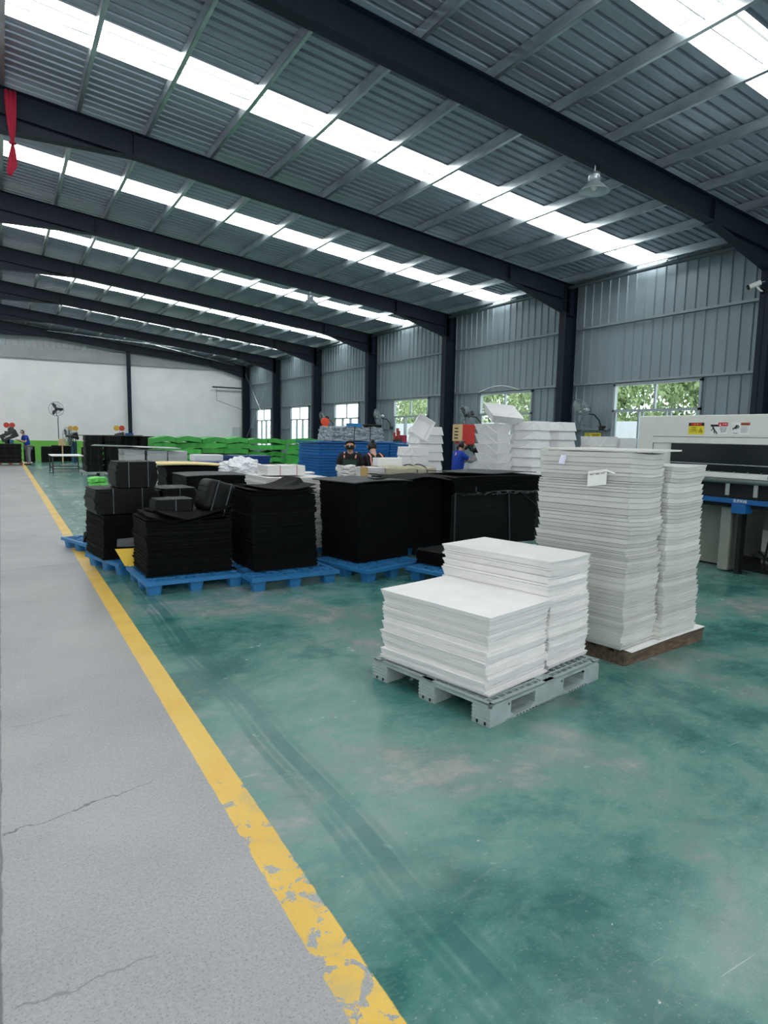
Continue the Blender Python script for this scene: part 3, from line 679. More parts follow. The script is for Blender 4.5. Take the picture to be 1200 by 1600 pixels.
blue_pallet('blue plastic pallet under the tall neat black stack with curled top', 2.24, 6.5, 2, 1.06, 1.0)
stack(*BK, 'black foam sheet in the tall neat stack with a curled top', None, 'black sheets under the curled top', 'foam sheet', 2.38, 6.83, 2, .79, .78, .15, 1.0, 32, jit=.009, tvar=.6, sag=.012, seed=23, walk=.008, lean=(-.035, 0))
def curl(p, q, s): return s*(.35+.65*p*max(0, p))
for k in range(5):
    am = .02+.016*k
    o = sheet_obj('black_foam_sheet', blackfoam, .82-.03*k, .76, .009, lambda p, q: am*(max(0, p)**2*1.2*(1 if q > -.2 else .5)+.35*max(0, -p)**2), 10, 8)
    o.location = (2.74+.012*k*(-1)**k, 7.24+.01*k, 1.003+k*.0125); o.rotation_euler = (0, 0, rad(2)+(.02*k)*(-1)**k)
    tag(o, 'dark grey topped black sheet curling up at the right on the tall neat stack', 'foam sheet', 'curling top sheets of the tall neat stack')
blue_pallet('blue plastic pallet standing askew under the third black stack from the line', 3.56, 6.33, 16, 1.0, 1.0)
stack(*BK, 'black foam sheet in the third black stack from the line', None, 'black sheets in the third stack', 'foam sheet', 3.67, 6.76, 13, .85, .74, .15, 1.11, 40, sag=.012, seed=25, walk=.006, jit=.003, lean=(-.03, .0))
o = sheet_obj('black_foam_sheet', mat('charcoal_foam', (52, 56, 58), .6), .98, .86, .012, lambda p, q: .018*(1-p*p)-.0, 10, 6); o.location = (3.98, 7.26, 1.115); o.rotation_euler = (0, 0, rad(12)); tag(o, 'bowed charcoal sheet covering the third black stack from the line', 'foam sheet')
o = sheet_obj('black_scrap', blackfoam, .24, .1, .008, lambda p, q: .01*p*p, 8, 4); o.location = (4.05, 7.0, 1.15); o.rotation_euler = (0, 0, rad(10)); tag(o, 'small black offcut lying on the bowed charcoal sheet', 'offcut')
blue_pallet('blue plastic pallet half hidden behind the low white stack, one corner clear', 4.40, 5.42, 18, 1.05, 1.0)
stack(*BK, 'black foam sheet in the knee-high pile behind the low white stack', None, 'black sheets in the knee-high pile', 'foam sheet', 4.47, 6.1, 18, .5, .45, .15, .31, 7, sag=.006, seed=27)
blue_pallet('blue plastic pallet behind the askew pallet, under the stack beside the wide black one', 4.45, 7.6, 3, 1.05, 1.0)
stack(*BK, 'black foam sheet in the stack between the third and the wide black stack', None, 'black sheets between third and wide stack', 'foam sheet', 4.72, 7.38, 3, .64, .9, .15, 1.1, 36, sag=.02, seed=29, walk=.01)
o = sheet_obj('black_foam_sheet', blackfoam, 1.0, .7, .01, lambda p, q: .02-.05*max(0, -q)*abs(p)+.01*sin(5*p), 12, 6, .01); o.location = (4.9, 7.55, 1.12); o.rotation_euler = (0, 0, rad(-3)); tag(o, 'loose black sheet with drooping torn corners beside the wide black stack', 'foam sheet')
# the wide wrapped stack
blue_pallet('blue plastic pallet under the wide strapped black block behind the white stacks', 5.55, 7.35, 0, 1.1, 1.0)
e = empty('wrapped_foam_block', 'wide black block of foam wrapped in dark film and strapped, behind the white stacks', 'foam block', (5.36, 7.2, .15), 0)
mb = MB(); rnd = random.Random(4)
nx, nz = 22, 10; vs = []
def blk(i, j): # perimeter param i around, j up
    P_ = [(0, 0), (1.7, -.02), (1.74, .95), (.04, .98)]; sgm = i/nx*4; k = int(sgm) % 4; t = sgm-int(sgm); a, b_ = P_[k], P_[(k+1) % 4]
    z = .74*j/nz; bul = .02*sin(pi*j/nz)+.008*sin(i*1.7+j*.8); x = a[0]+(b_[0]-a[0])*t; y = a[1]+(b_[1]-a[1])*t; cx, cy = .82, .48; dx, dy = x-cx, y-cy; l = sqrt(dx*dx+dy*dy); return (x+dx/l*bul, y+dy/l*bul, z)
for j in range(nz+1):
    for i in range(nx): vs.append(blk(i, j))
fs = [(j*nx+i, j*nx+(i+1) % nx, (j+1)*nx+(i+1) % nx, (j+1)*nx+i) for j in range(nz) for i in range(nx)]+[tuple(reversed(range(nx))), tuple(nz*nx+i for i in range(nx))]
mb.add(vs, fs); mb.build('wrapped_body', blackwrap, e)
sm = MB()
for xs, tl in ((.03, .0), (1.0, .05)): sm.tube([(xs, -.045, .76), (xs+tl, -.05, 0.01)], .012, 4)
sm.tube([(.03, -.03, .76), (1.0, -.05, .775), (1.6, -.05, .74)], .01, 4).tube([(1.25, -.05, .74), (1.62, -.05, .5)], .006, 4)
sm.box(.37, .395, -.055, -.045, .78, .85)
sm.build('strap', darkstrap, e)
stack(*BK, 'black foam sheet in the loose upper layer on the wide black block', None, 'black sheets on the wide block', 'foam sheet', 5.36, 7.15, 0, 1.7, .95, .915, 1.13, 9, sag=.02, seed=31, sagf=lambda p, q, s: s*(.9-p*p*.4-2.2*max(0, -p-.82)), walk=.015, nx=14)
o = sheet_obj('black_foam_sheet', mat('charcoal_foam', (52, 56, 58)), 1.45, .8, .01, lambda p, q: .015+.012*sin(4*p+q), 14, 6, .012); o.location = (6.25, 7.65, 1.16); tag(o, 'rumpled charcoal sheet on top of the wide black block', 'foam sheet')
e = empty('film_ruffle', 'glossy ruffled dark film edge around the waist of the wide black block', 'film', (0, 0, 0))
mb = MB(); vs = []
for i in range(41): x = 5.35+1.65*i/40; vs += [(x, 7.15+.02*sin(i*1.3), .885+.012*sin(i*.9)), (x, 7.12+.025*sin(i*1.9+1), .905+.02*sin(i*1.4))]
mb.add(vs, [(2*i, 2*i+2, 2*i+3, 2*i+1) for i in range(40)]); q = mb.build('film_edge', mat('glossy_dark_film', (70, 74, 76), .25), e); q.modifiers.new('t', 'SOLIDIFY').thickness = .002

# left group D
blue_pallet('blue plastic pallet under the three-tier black pile at the yellow line', 1.12, 7.93, 17, 1.05, .92)
blue_pallet('blue plastic pallet farthest along the yellow line behind the three-tier pile', .95, 9.45, 17, 1.05, .9)
stack(*BK, 'black foam sheet in the bottom tier of the three-tier pile at the line', None, 'black sheets in the bottom tier at the line', 'foam sheet', 1.0, 8.2, 8, .82, .8, .15, .68, 24, sag=.02, seed=33, walk=.012, lean=(-.0, 0))
bundle('large black strapped bundle in the middle tier of the pile at the line', 1.26, 8.55, .70, 6, .74, .62, .3, seed=5, straps=2)
bundle('black strapped bundle right of the large one in the middle tier at the line', 1.93, 8.75, .73, 5, .5, .6, .24, seed=6, straps=1)
stack(*BK, 'black foam sheet in the pile under the right-hand middle bundle', None, 'black sheets under the right middle bundle', 'foam sheet', 1.7, 8.45, 5, .5, .62, .15, .72, 20, sag=.012, seed=34, nx=4, ny=4)
bundle('black strapped bundle on the very top of the pile at the line', 1.40, 8.5, 1.01, 5, .5, .5, .31, seed=7, straps=2)
o = MB().add([(-.03, .1, .0), (.1, -.02, .0), (.16, .12, .03), (.02, .2, .09), (.1, .1, .14), (0, .08, .1)], [(0, 1, 2), (0, 2, 3), (1, 4, 2), (0, 4, 1), (0, 5, 4), (3, 5, 0), (2, 4, 3), (3, 4, 5)]).build('foam_scraps', blackfoam, loc=(1.0, 9.55, .15), rot=(0, 0, .3)); o.scale = (1.4, 1.4, 1.3); tag(o, 'crumpled black scraps on the farthest blue pallet along the line', 'scraps')
# boards sticking out between the piles
def board(name, label, m, pts, t=.008):
    mb = MB(); n = len(pts); mb.add(pts, [tuple(range(n))]); o = mb.build(name, m); so = o.modifiers.new('thickness', 'SOLIDIFY'); so.thickness = t; so.offset = 0; return tag(o, label, 'board')
board('yellow_board', 'bright yellow board slanting out between the two nearest black piles', yellowb, [(1.07, 7.82, .345), (1.42, 7.78, .345), (1.42, 7.74, .10+.06), (1.33, 7.72, .142), (1.16, 7.74, .155)])
board('white_board', 'small white board corner under the yellow board', whiteplas, [(1.2, 7.735, .146), (1.42, 7.76, .22), (1.42, 7.76, .152)])
board('dark_board', 'dark grey board above the yellow board between the two nearest piles', greyb, [(1.10, 7.88, .36), (1.42, 7.84, .35), (1.42, 7.95, .45), (1.12, 7.98, .43)])

# middle distance J and K
blue_pallet('blue plastic pallet under the wide flat black stack in the middle', 2.42, 10.0, 0, 1.1, 1.0)
stack('black_foam_board', blackfoam, 'thick black foam board in the wide flat stack in the middle', None, 'boards in the wide flat middle stack', 'foam board', 2.42, 10.0, 0, 1.02, .95, .15, 1.0, 18, sag=.015, seed=41, sagf=lambda p, q, s: s*(1-p*p), walk=.004, jit=.003)
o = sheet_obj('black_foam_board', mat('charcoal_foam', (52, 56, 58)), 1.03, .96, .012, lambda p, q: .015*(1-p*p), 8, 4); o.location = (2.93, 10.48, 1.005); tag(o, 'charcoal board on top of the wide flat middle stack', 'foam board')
stack('black_foam_board', blackfoam, 'thick black foam board in the stack under the cream yellow board', None, 'boards under the cream board', 'foam board', 2.44, 11.5, -2, .95, .9, 0.01, 1.06, 20, sag=.012, seed=43, sagf=lambda p, q, s: s*(1-p*p), walk=.004)
o = sheet_obj('cream_board', cream, 1.3, .95, .02, lambda p, q: .02*(1-p*p)-.02*p, 8, 4); o.location = (3.0, 12.0, 1.09); o.rotation_euler = (0, 0, rad(-2)); tag(o, 'large cream yellow board lying on a black stack in the middle', 'board')
# L: white stack behind the second black stack
blue_pallet('blue plastic pallet under the white stack behind the tall neat black stack', 2.95, 7.95, -2, 1.0, .95)
stack(*W1, 'white foam sheet in the stack behind the tall neat black stack', None, 'white sheets behind the tall neat black stack', 'foam sheet', 2.93, 7.95, -1, .86, .88, .15, 1.12, 30, sag=.012, seed=45, jit=.012, walk=.012, nx=4, ny=4, bj=.015)
e = empty('white_sheet_bundle', 'small white bundle with reddish straps on the white stack', 'bundle', (3.3, 8.35, 1.135), 0)
mb = MB(); rnd = random.Random(9)
for i in range(9): mb.box(-.27+rnd.uniform(-.005, .005), .27+rnd.uniform(-.005, .005), -.2, .2, i*.0145, i*.0145+.0125)
mb.build('sheets', whitefoam, e)
MB().box(-.1, -.085, -.203, .203, 0, .133).box(.14, .155, -.203, .203, 0, .133).build('strap', mat('pink_strap', (196, 150, 146), .5), e)
o = sheet_obj('white_offcut', whitefoam, .5, .2, .02, lambda p, q: 0, 4, 2); o.location = (3.62, 8.6, 1.13); o.rotation_euler = (0, 0, -.15); tag(o, 'thin white offcut beside the strapped bundle on the white stack', 'offcut')
o = sheet_obj('white_offcut', whitefoam, .3, .35, .012, lambda p, q: .02*p, 4, 2); o.location = (3.75, 7.6, 1.06); o.rotation_euler = (0, 0, .2); tag(o, 'thin white slip poking out over the third black stack', 'offcut')
# crumpled white film
mb = bmesh.new(); bmesh.ops.create_icosphere(mb, subdivisions=5, radius=1); rnd = random.Random(3)
from mathutils import noise as mn
for v in mb.verts:
    p = v.co*2.2; k = 1+.28*mn.noise(p)+.16*mn.noise(p*3.1)+.07*abs(mn.noise(p*8)); v.co = Vector((v.co.x*k*.36, v.co.y*k*.3, max(-.11, v.co.z*k*.2)))
me = bpy.data.meshes.new('crumpled_film'); mb.to_mesh(me); mb.free(); me.materials.append(whitebag)
o = bpy.data.objects.new('crumpled_film', me); COL.objects.link(o); o.location = (3.72, 11.35, 1.04); tag(o, 'heap of crumpled white plastic film in the middle of the stacks', 'plastic film')
stack(*W1, 'white foam sheet under the heap of crumpled white film', None, 'white sheets under the crumpled film', 'foam sheet', 3.5, 10.95, 0, .8, .9, .01, .92, 16, sag=.01, seed=46, nx=3, ny=3)

# M: three columns of pale board and board on top
for k, xx in enumerate((2.62, 3.14, 3.66)):
    stack('pale_board_bundle', paperfoam, 'pale grey board bundle in the %s of the three light columns' % ('left', 'middle', 'right')[k], None, 'bundles in the %s light column' % ('left', 'middle', 'right')[k], 'bundle', xx, 17, 0, .49, .9, .12, 1.22-.02*k, 9, seed=50+k, nx=3, ny=3, tvar=.2, sag=.01, walk=.01, bj=.01)
o = sheet_obj('grey_board', paperfoam, 2.0, 1.0, .02, lambda p, q: -.03*p+.02*q*(-1 if p < 0 else 0), 8, 4); o.location = (2.95, 17.35, 1.275); o.rotation_euler = (0, 0, -.03); tag(o, 'large pale grey board spread over the three light columns', 'board')
MBp = MB()
e = empty('wooden_pallet', 'low wooden pallet under the three light columns', 'pallet', (2.55, 16.95, 0))
for k in range(5): MB().box(0, 1.7, .2*k, .2*k+.14, .09, .115).build('deck_board', wood, e)
for k in range(3): MB().box(.0+.8*k, .1+.8*k, 0, .94, 0, .09).build('bearer', wood, e)

# N: wall of bundled black parts on a grey pallet, far
wall_n = []
proto = bundle('black strapped bundle in the far stacked wall behind the light columns', 0, 0, 0, 0, .62, .8, .215, straps=2, smat=darkstrap, seed=12, group='bundles in the far black wall')
first = True
for (xx, yy, n, zt0) in ((2.97, 26.4, 6, .14), (3.62, 26.3, 6, .14), (4.27, 26.9, 6, .14), (4.92, 26.9, 6, .14)):
    for i in range(n):
        o = proto if first else copy_tree(proto); first = False
        o.location = (xx+random.uniform(-.02, .02), yy+random.uniform(-.02, .02), zt0+i*.223); o.rotation_euler = (0, 0, random.uniform(-.04, .04))
for (xx, lb) in ((2.55, 'left'), (3.95, 'right')):
    e = empty('plastic_pallet', 'grey plastic pallet under the %s half of the far black bundle wall' % lb, 'pallet', (xx, 26.0, 0))
    m_ = MB(); m_.box(0, 1.3, 0, 1.1, .1, .14); m_.build('deck', greyp, e)
    for (a, b_) in ((0, 0), (.58, 0), (1.16, 0), (0, .96), (.58, .96), (1.16, .96)): MB().box(a, a+.14, b_, b_+.14, 0, .1).build('block', greyp, e)
o = sheet_obj('dark_board', greyb, 2.2, .9, .02, lambda p, q: .01*p, 4, 2); o.location = (3.62, 26.6, 1.475); o.rotation_euler = (0, 0, 0); tag(o, 'dark board laid over the far black bundle wall', 'board')

# green trays
def green_tray(m, w_, d_, t, bend, seed):
    rnd = random.Random(seed); k1 = rnd.uniform(-.4, .4)
    o = sheet_obj('green_foam_tray', m, w_, d_, t, lambda p, q: bend*(1-abs(p-k1))-bend*.5, 8, 3, .02, rnd); return o
GR = [(4.5, 23.2, .82, 2, 7, 'first'), (6.2, 23.4, .88, 2, 7, 'second'), (8.05, 23.6, .74, 2, 6, 'third'), (9.45, 22.3, 1.05, 1, 7, 'fourth')]
for gi, (x0, y0, w_, nc, nl, nm) in enumerate(GR):
    for c in range(nc):
        for l in range(nl):
            bd = random.uniform(-.03, .07)+(.05 if l == nl-1 else 0)
            o = green_tray(greenf, w_*1.02, 1.0, .17, bd, gi*100+c*10+l)
            o.location = (x0+w_*(c+.5)+random.uniform(-.05, .05), y0+.5+random.uniform(-.05, .05), .1+l*(1.42/nl)); o.rotation_euler = (random.uniform(-.03, .03), random.uniform(-.05, .05), random.uniform(-.06, .06))
            tag(o, 'green foam tray in the %s green pile from the left, slightly bent' % nm, 'foam tray', 'green trays in the %s pile' % nm)
for k in range(3):
    o = green_tray(greenl, .42, .5, .11, .03, 500+k); o.location = (2.22, 19.0, .03+.135*k); o.rotation_euler = (0, random.uniform(-.03, .03), .05*k); tag(o, 'light green foam tray in the small floor pile near the black bundles', 'foam tray', 'light green trays on the floor')
# blue things in the middle
for k in range(5):
    o = sheet_obj('blue_foam_board', dkblue, .96, .7, .055, lambda p, q: 0, 3, 3, .006); o.location = (5.15+.01*k, 15.4, .85+.058*k); tag(o, 'dark blue foam board in the low pile before the green trays', 'foam board', 'dark blue boards before the green trays')
stack('dark_blue_foam_board', dkblue, 'dark blue foam board low in the pile before the green trays', None, 'low dark blue boards', 'foam board', 4.67, 15.05, 0, .96, .7, .01, .85, 8, nx=2, ny=2, seed=61)
o = sheet_obj('blue_foam_board', dkblue, .95, .6, .08, lambda p, q: 0, 3, 3, .006); o.location = (4.0, 15.0, .93); o.rotation_euler = (0, 0, .05); tag(o, 'blue board beside the right light column', 'foam board')
o = MB().box(-.35, .35, -.25, .25, 0, .93).build('storage_box', blackp, loc=(4.0, 15.0, 0), bevel=.01); tag(o, 'black box carrying a blue board beside the light columns', 'box')
o = MB().box(-.35, .35, -.2, .2, 0, .15).build('white_board_pack', whiteplas, loc=(4.25, 15.6, 1.0), bevel=.01); tag(o, 'flat white pack standing before the green trays', 'pack')
o = MB().box(-.33, .33, -.18, .18, 0, 1.0).build('storage_crate', blackp, loc=(4.25, 15.6, 0)); tag(o, 'dark crate under the flat white pack', 'crate')
# big blue stack
for c, (xx, yy, w_) in enumerate(((5.7, 12.3, .72), (6.43, 12.25, .95), (7.39, 12.25, .75))):
    stack('blue_plastic_sheet', blues, 'blue corrugated plastic sheet in the %s column of the large blue stack' % ('left', 'middle', 'right')[c], None, 'blue sheets in the %s column' % ('left', 'middle', 'right')[c], 'plastic sheet', xx, yy, 0, w_, 1.1, .02, 1.5, 24, seed=70+c, nx=2, ny=2, jit=.008, walk=.006, tvar=.15, bj=.004, gap=.007)
o = sheet_obj('blue_plastic_sheet', blues, 2.55, 1.2, .03, lambda p, q: 0, 4, 2); o.location = (6.93, 12.85, 1.51); tag(o, 'wide blue sheet covering the large blue stack', 'plastic sheet')
# grey film wrapped bundle on top
mb = bmesh.new(); bmesh.ops.create_cube(mb, size=1); bmesh.ops.subdivide_edges(mb, edges=mb.edges[:], cuts=12, use_grid_fill=True)
for v in mb.verts:
    k = mn.noise(v.co*6)*.03+mn.noise(v.co*17)*.012; v.co = Vector((v.co.x*1.3*(1-.08*(v.co.z+.5)), v.co.y*.75, v.co.z*.3+(k if v.co.z > 0 else 0)))+v.normal*k
me = bpy.data.meshes.new('film_wrapped_bundle'); mb.to_mesh(me); mb.free(); me.materials.append(filmgrey)
o = bpy.data.objects.new('film_wrapped_bundle', me); COL.objects.link(o); o.location = (6.75, 12.9, 1.705); tag(o, 'long grey bundle wrapped in crumpled clear film on the blue stack', 'bundle')
MB().box(-.12, -.105, -.39, .39, -.15, .165).box(.28, .295, -.39, .39, -.15, .165).build('strap', darkstrap, o)
o = MB().box(-.15, .15, -.1, .1, 0, .09).build('blue_pack', bluep, loc=(6.7, 12.65, 1.85), bevel=.01); tag(o, 'small blue pack on top of the film wrapped bundle', 'pack')
o = MB().box(-.2, .2, -.1, .1, 0, .07).build('black_pack', blackwrap, loc=(7.15, 12.65, 1.855), bevel=.02); tag(o, 'dark pack beside the small blue pack on the wrapped bundle', 'pack')

# ------------------------------------------------------------------ white folded plastic boxes
def tray_mesh(w_, d_, h_, fl):
    """open tapered tray, narrower at the bottom, walls with thickness"""
    t = .012; mb = MB()
    o = [(fl, fl, 0), (w_-fl, fl, 0), (w_-fl, d_-fl, 0), (fl, d_-fl, 0), (0, 0, h_), (w_, 0, h_), (w_, d_, h_), (0, d_, h_)]
    i_ = [(fl+t, fl+t, t), (w_-fl-t, fl+t, t), (w_-fl-t, d_-fl-t, t), (fl+t, d_-fl-t, t), (t, t, h_), (w_-t, t, h_), (w_-t, d_-t, h_), (t, d_-t, h_)]
    mb.add(o+i_, [(3,2,1,0),(0,1,5,4),(1,2,6,5),(2,3,7,6),(3,0,4,7),(8,9,10,11),(8,12,13,9),(9,13,14,10),(10,14,15,11),(11,15,12,8),(4,5,13,12),(5,6,14,13),(6,7,15,14),(7,4,12,15)])
    return mb
def white_tray(label, x, y, z, w_, d_, h_, fl, deg=0, group=None, flip=False, rx=0, ry=0):
    e = empty('folded_tray', label, 'tray', (x, y, z), rad(deg), group); e.rotation_euler = Euler((rx, ry, rad(deg)))
    mb = tray_mesh(w_, d_, h_, fl)
    if flip: mb.v = [(a, b, h_-c) for a, b, c in mb.v]; mb.f = [tuple(reversed(q)) for q in mb.f]
    mb.build('tray_body', whiteplas, e)
    fm = MB(); s = -1 if flip else 1
    za, zb = (0, h_) if not flip else (h_, 0); q = .0045
    def diag(p0, p1): fm.tube([p0, p1], q, 4)
    diag((fl, fl-q*.6, za), (w_*.42, -q*.2, zb)); diag((fl-q*.6, fl, za), (-q*.2, d_*.5, zb)); diag((fl-q*.5, d_-fl, za), (0-q*.2, d_*.5, zb))
    fm.build('fold_crease', mat('crease_white', (250, 250, 252), .4), e)
    return e
# tower on the left behind the tan roll : seven tapered trays, upside-down flared
TW = 'white folded tray in the %s behind the tan wrapped roll'
for k in range(8):
    white_tray(TW % 'tall right column', 6.98+random.uniform(-.01, .01), 10.45, .55+k*.166, .56, .46, .162, .03, random.uniform(-2, 2), 'trays in the tall right column', flip=True)
for k in range(5):
    white_tray(TW % 'waist-high left column', 6.5+random.uniform(-.01, .01), 10.02, .64+k*.17, .4, .5, .166, .016, random.uniform(-1, 1), 'trays in the waist-high left column', flip=True)
white_tray('open white tray tipped on its side against the tall column behind the tan roll', 6.72, 10.5, 1.74, .36, .42, .17, .02, -20, None, False, rad(75), rad(30))
o = MB().box(6.4, 7.7, 10.0, 11.1, .5, .54).build('table_top', greyb); o.name = 'low_bench'; tag(o, 'low bench carrying the white tray columns', 'bench')
for (a, b_) in ((6.45, 10.05), (7.6, 10.05), (6.45, 11.0), (7.6, 11.0)): q = MB().box(a, a+.05, b_, b_+.05, 0, .5).build('leg', greyb, o)
o = MB().box(6.42, 6.97, 10.05, 10.9, .545, .63).build('white_board_pack', whiteplas, bevel=.005); tag(o, 'flat white pack under the tray columns', 'pack')
o = MB().box(5.63, 6.12, 9.72, 9.92, .97, 1.3).build('white_carton', whiteplas, bevel=.006); tag(o, 'closed white carton standing behind the tan wrapped roll', 'carton')
# foreground right tower of trays behind the tallest stack
def tower(x, y, z, n, w_, d_, h_, fl, lab, grp, flip, jit=.02, deg=0):
    for k in range(n):
        white_tray(lab, x+random.uniform(-jit, jit), y+random.uniform(-jit, jit), z+k*(h_+.004), w_, d_, h_, fl, deg+random.uniform(-.6, .6), grp, flip)
tower(7.66, 8.98, .86, 6, .4, .62, .176, .06, 'white tapered tray in the jagged left column behind the wide black block', 'trays in the jagged left column', False, .018, 3)
tower(8.05, 8.5, .86, 7, .44, .6, .158, .03, 'white flared tray in the middle column behind the wide black block', 'trays in the middle column', True, .008, 0)
tower(8.68, 8.5, .86, 7, .45, .6, .158, .03, 'white flared tray in the right column behind the tallest stack', 'trays in the right column', True, .008, 0)
white_tray('open white tray tipped towards the viewer on top of the jagged column', 7.5, 9.0, 1.93, .62, .5, .17, .07, -12, None, False, rad(30), rad(4))
e = empty('work_bench', 'bench hidden behind the wide black block carrying the white tray towers', 'bench', (7.6, 8.45, 0))
MB().box(0, 1.6, 0, 1.2, .81, .855).build('bench_top', greyb, e)
for (a, b_) in ((.05, .05), (1.5, .05), (.05, 1.1), (1.5, 1.1)): MB().box(a, a+.06, b_, b_+.06, 0, .81).build('leg', greyb, e)
tower(9.2, 8.0, 1.4, 2, .42, .5, .17, .01, 'white low tray right of the tray towers behind the tallest stack', 'low trays behind the tallest stack', False, .004, -4)
tower(9.66, 7.95, 1.38, 2, .42, .5, .17, .01, 'white low tray in front of the window frame behind the tallest stack', 'low trays before the window', False, .004, -4)
e = empty('work_bench', 'second bench carrying the low white trays behind the tallest stack', 'bench', (8.95, 7.85, 0))
MB().box(0.2, 1.2, 0, .9, 1.32, 1.37).build('bench_top', greyb, e)
for (a, b_) in ((.25, .05), (1.1, .05), (.25, .8), (1.1, .8)): MB().box(a, a+.05, b_, b_+.05, 0, 1.32).build('leg', greyb, e)

# tan roll on the packing table and thin white sheets
e = empty('packing_table', 'table behind the third black stack carrying the tan wrapped roll', 'table', (4.9, 9.15, 0))
MB().box(0, 1.75, 0, .8, .92, .96).build('table_top', greyb, e)
for (a, b_) in ((.03, .03), (1.67, .03), (.03, .72), (1.67, .72)): MB().box(a, a+.05, b_, b_+.05, 0, .92).build('leg', greyb, e)
e = empty('wrapped_roll', 'long tan woven-wrapped bundle of white sheets, open at its left end', 'bundle', (5.2, 9.5, .965), rad(-1))
vs = []; n = 14; m_ = 16
for i in range(n+1):
    t = i/n; x = .3+t*1.05; s = 1-.25*max(0, t-.8)*4; 
    for k in range(m_):
        a = 2*pi*k/m_; yy = .27*cos(a); zz = .105*sin(a)*(1 if sin(a) > 0 else 1); cu = lambda q, ee: (abs(q)**ee)*(1 if q > 0 else -1)
        vs.append((x, .27*cu(cos(a), .55)*s, .105+.105*cu(sin(a), .55)*s+.012*sin(5*t*3+k)*(1 if sin(a) > .1 else 0)))
fs = [(i*m_+k, i*m_+(k+1) % m_, (i+1)*m_+(k+1) % m_, (i+1)*m_+k) for i in range(n) for k in range(m_)]+[tuple(n*m_+k for k in range(m_))]
MB().add(vs, fs).build('woven_wrap', tan, e)
mb = MB()
for i in range(8): mb.box(-.02, .34, -.23, .22, .012+i*.023, .03+i*.023)
mb.build('white_sheets', whitefoam, e)
MB().box(-.06, -.025, -.24, -.04, .002, .205).build('card_flap', kraft, e)
mb = MB()
for xx in (.92, 1.12): mb.tube([(xx, .28*cos(a), .105+.125*sin(a)) for a in [pi*k/10 for k in range(11)]], .012, 5)
mb.build('dark_strap', darkstrap, e)
for k in range(6):
    o = sheet_obj('white_foam_piece', whitefoam, .26, .22, .03, lambda p, q: .02*abs(p)-.01, 6, 2); o.location = (5.13+.01*(-1)**k, 9.95, .965+.034*k); o.rotation_euler = (0, 0, .1*(-1)**k); tag(o, 'white foam piece in the small pile held by the masked worker', 'foam piece', 'white pieces before the masked worker')
e2 = empty('packing_table', 'small table between the two women packing white pieces', 'table', (4.95, 9.97, 0))

# remove unused empty
bpy.data.objects.remove(e2)

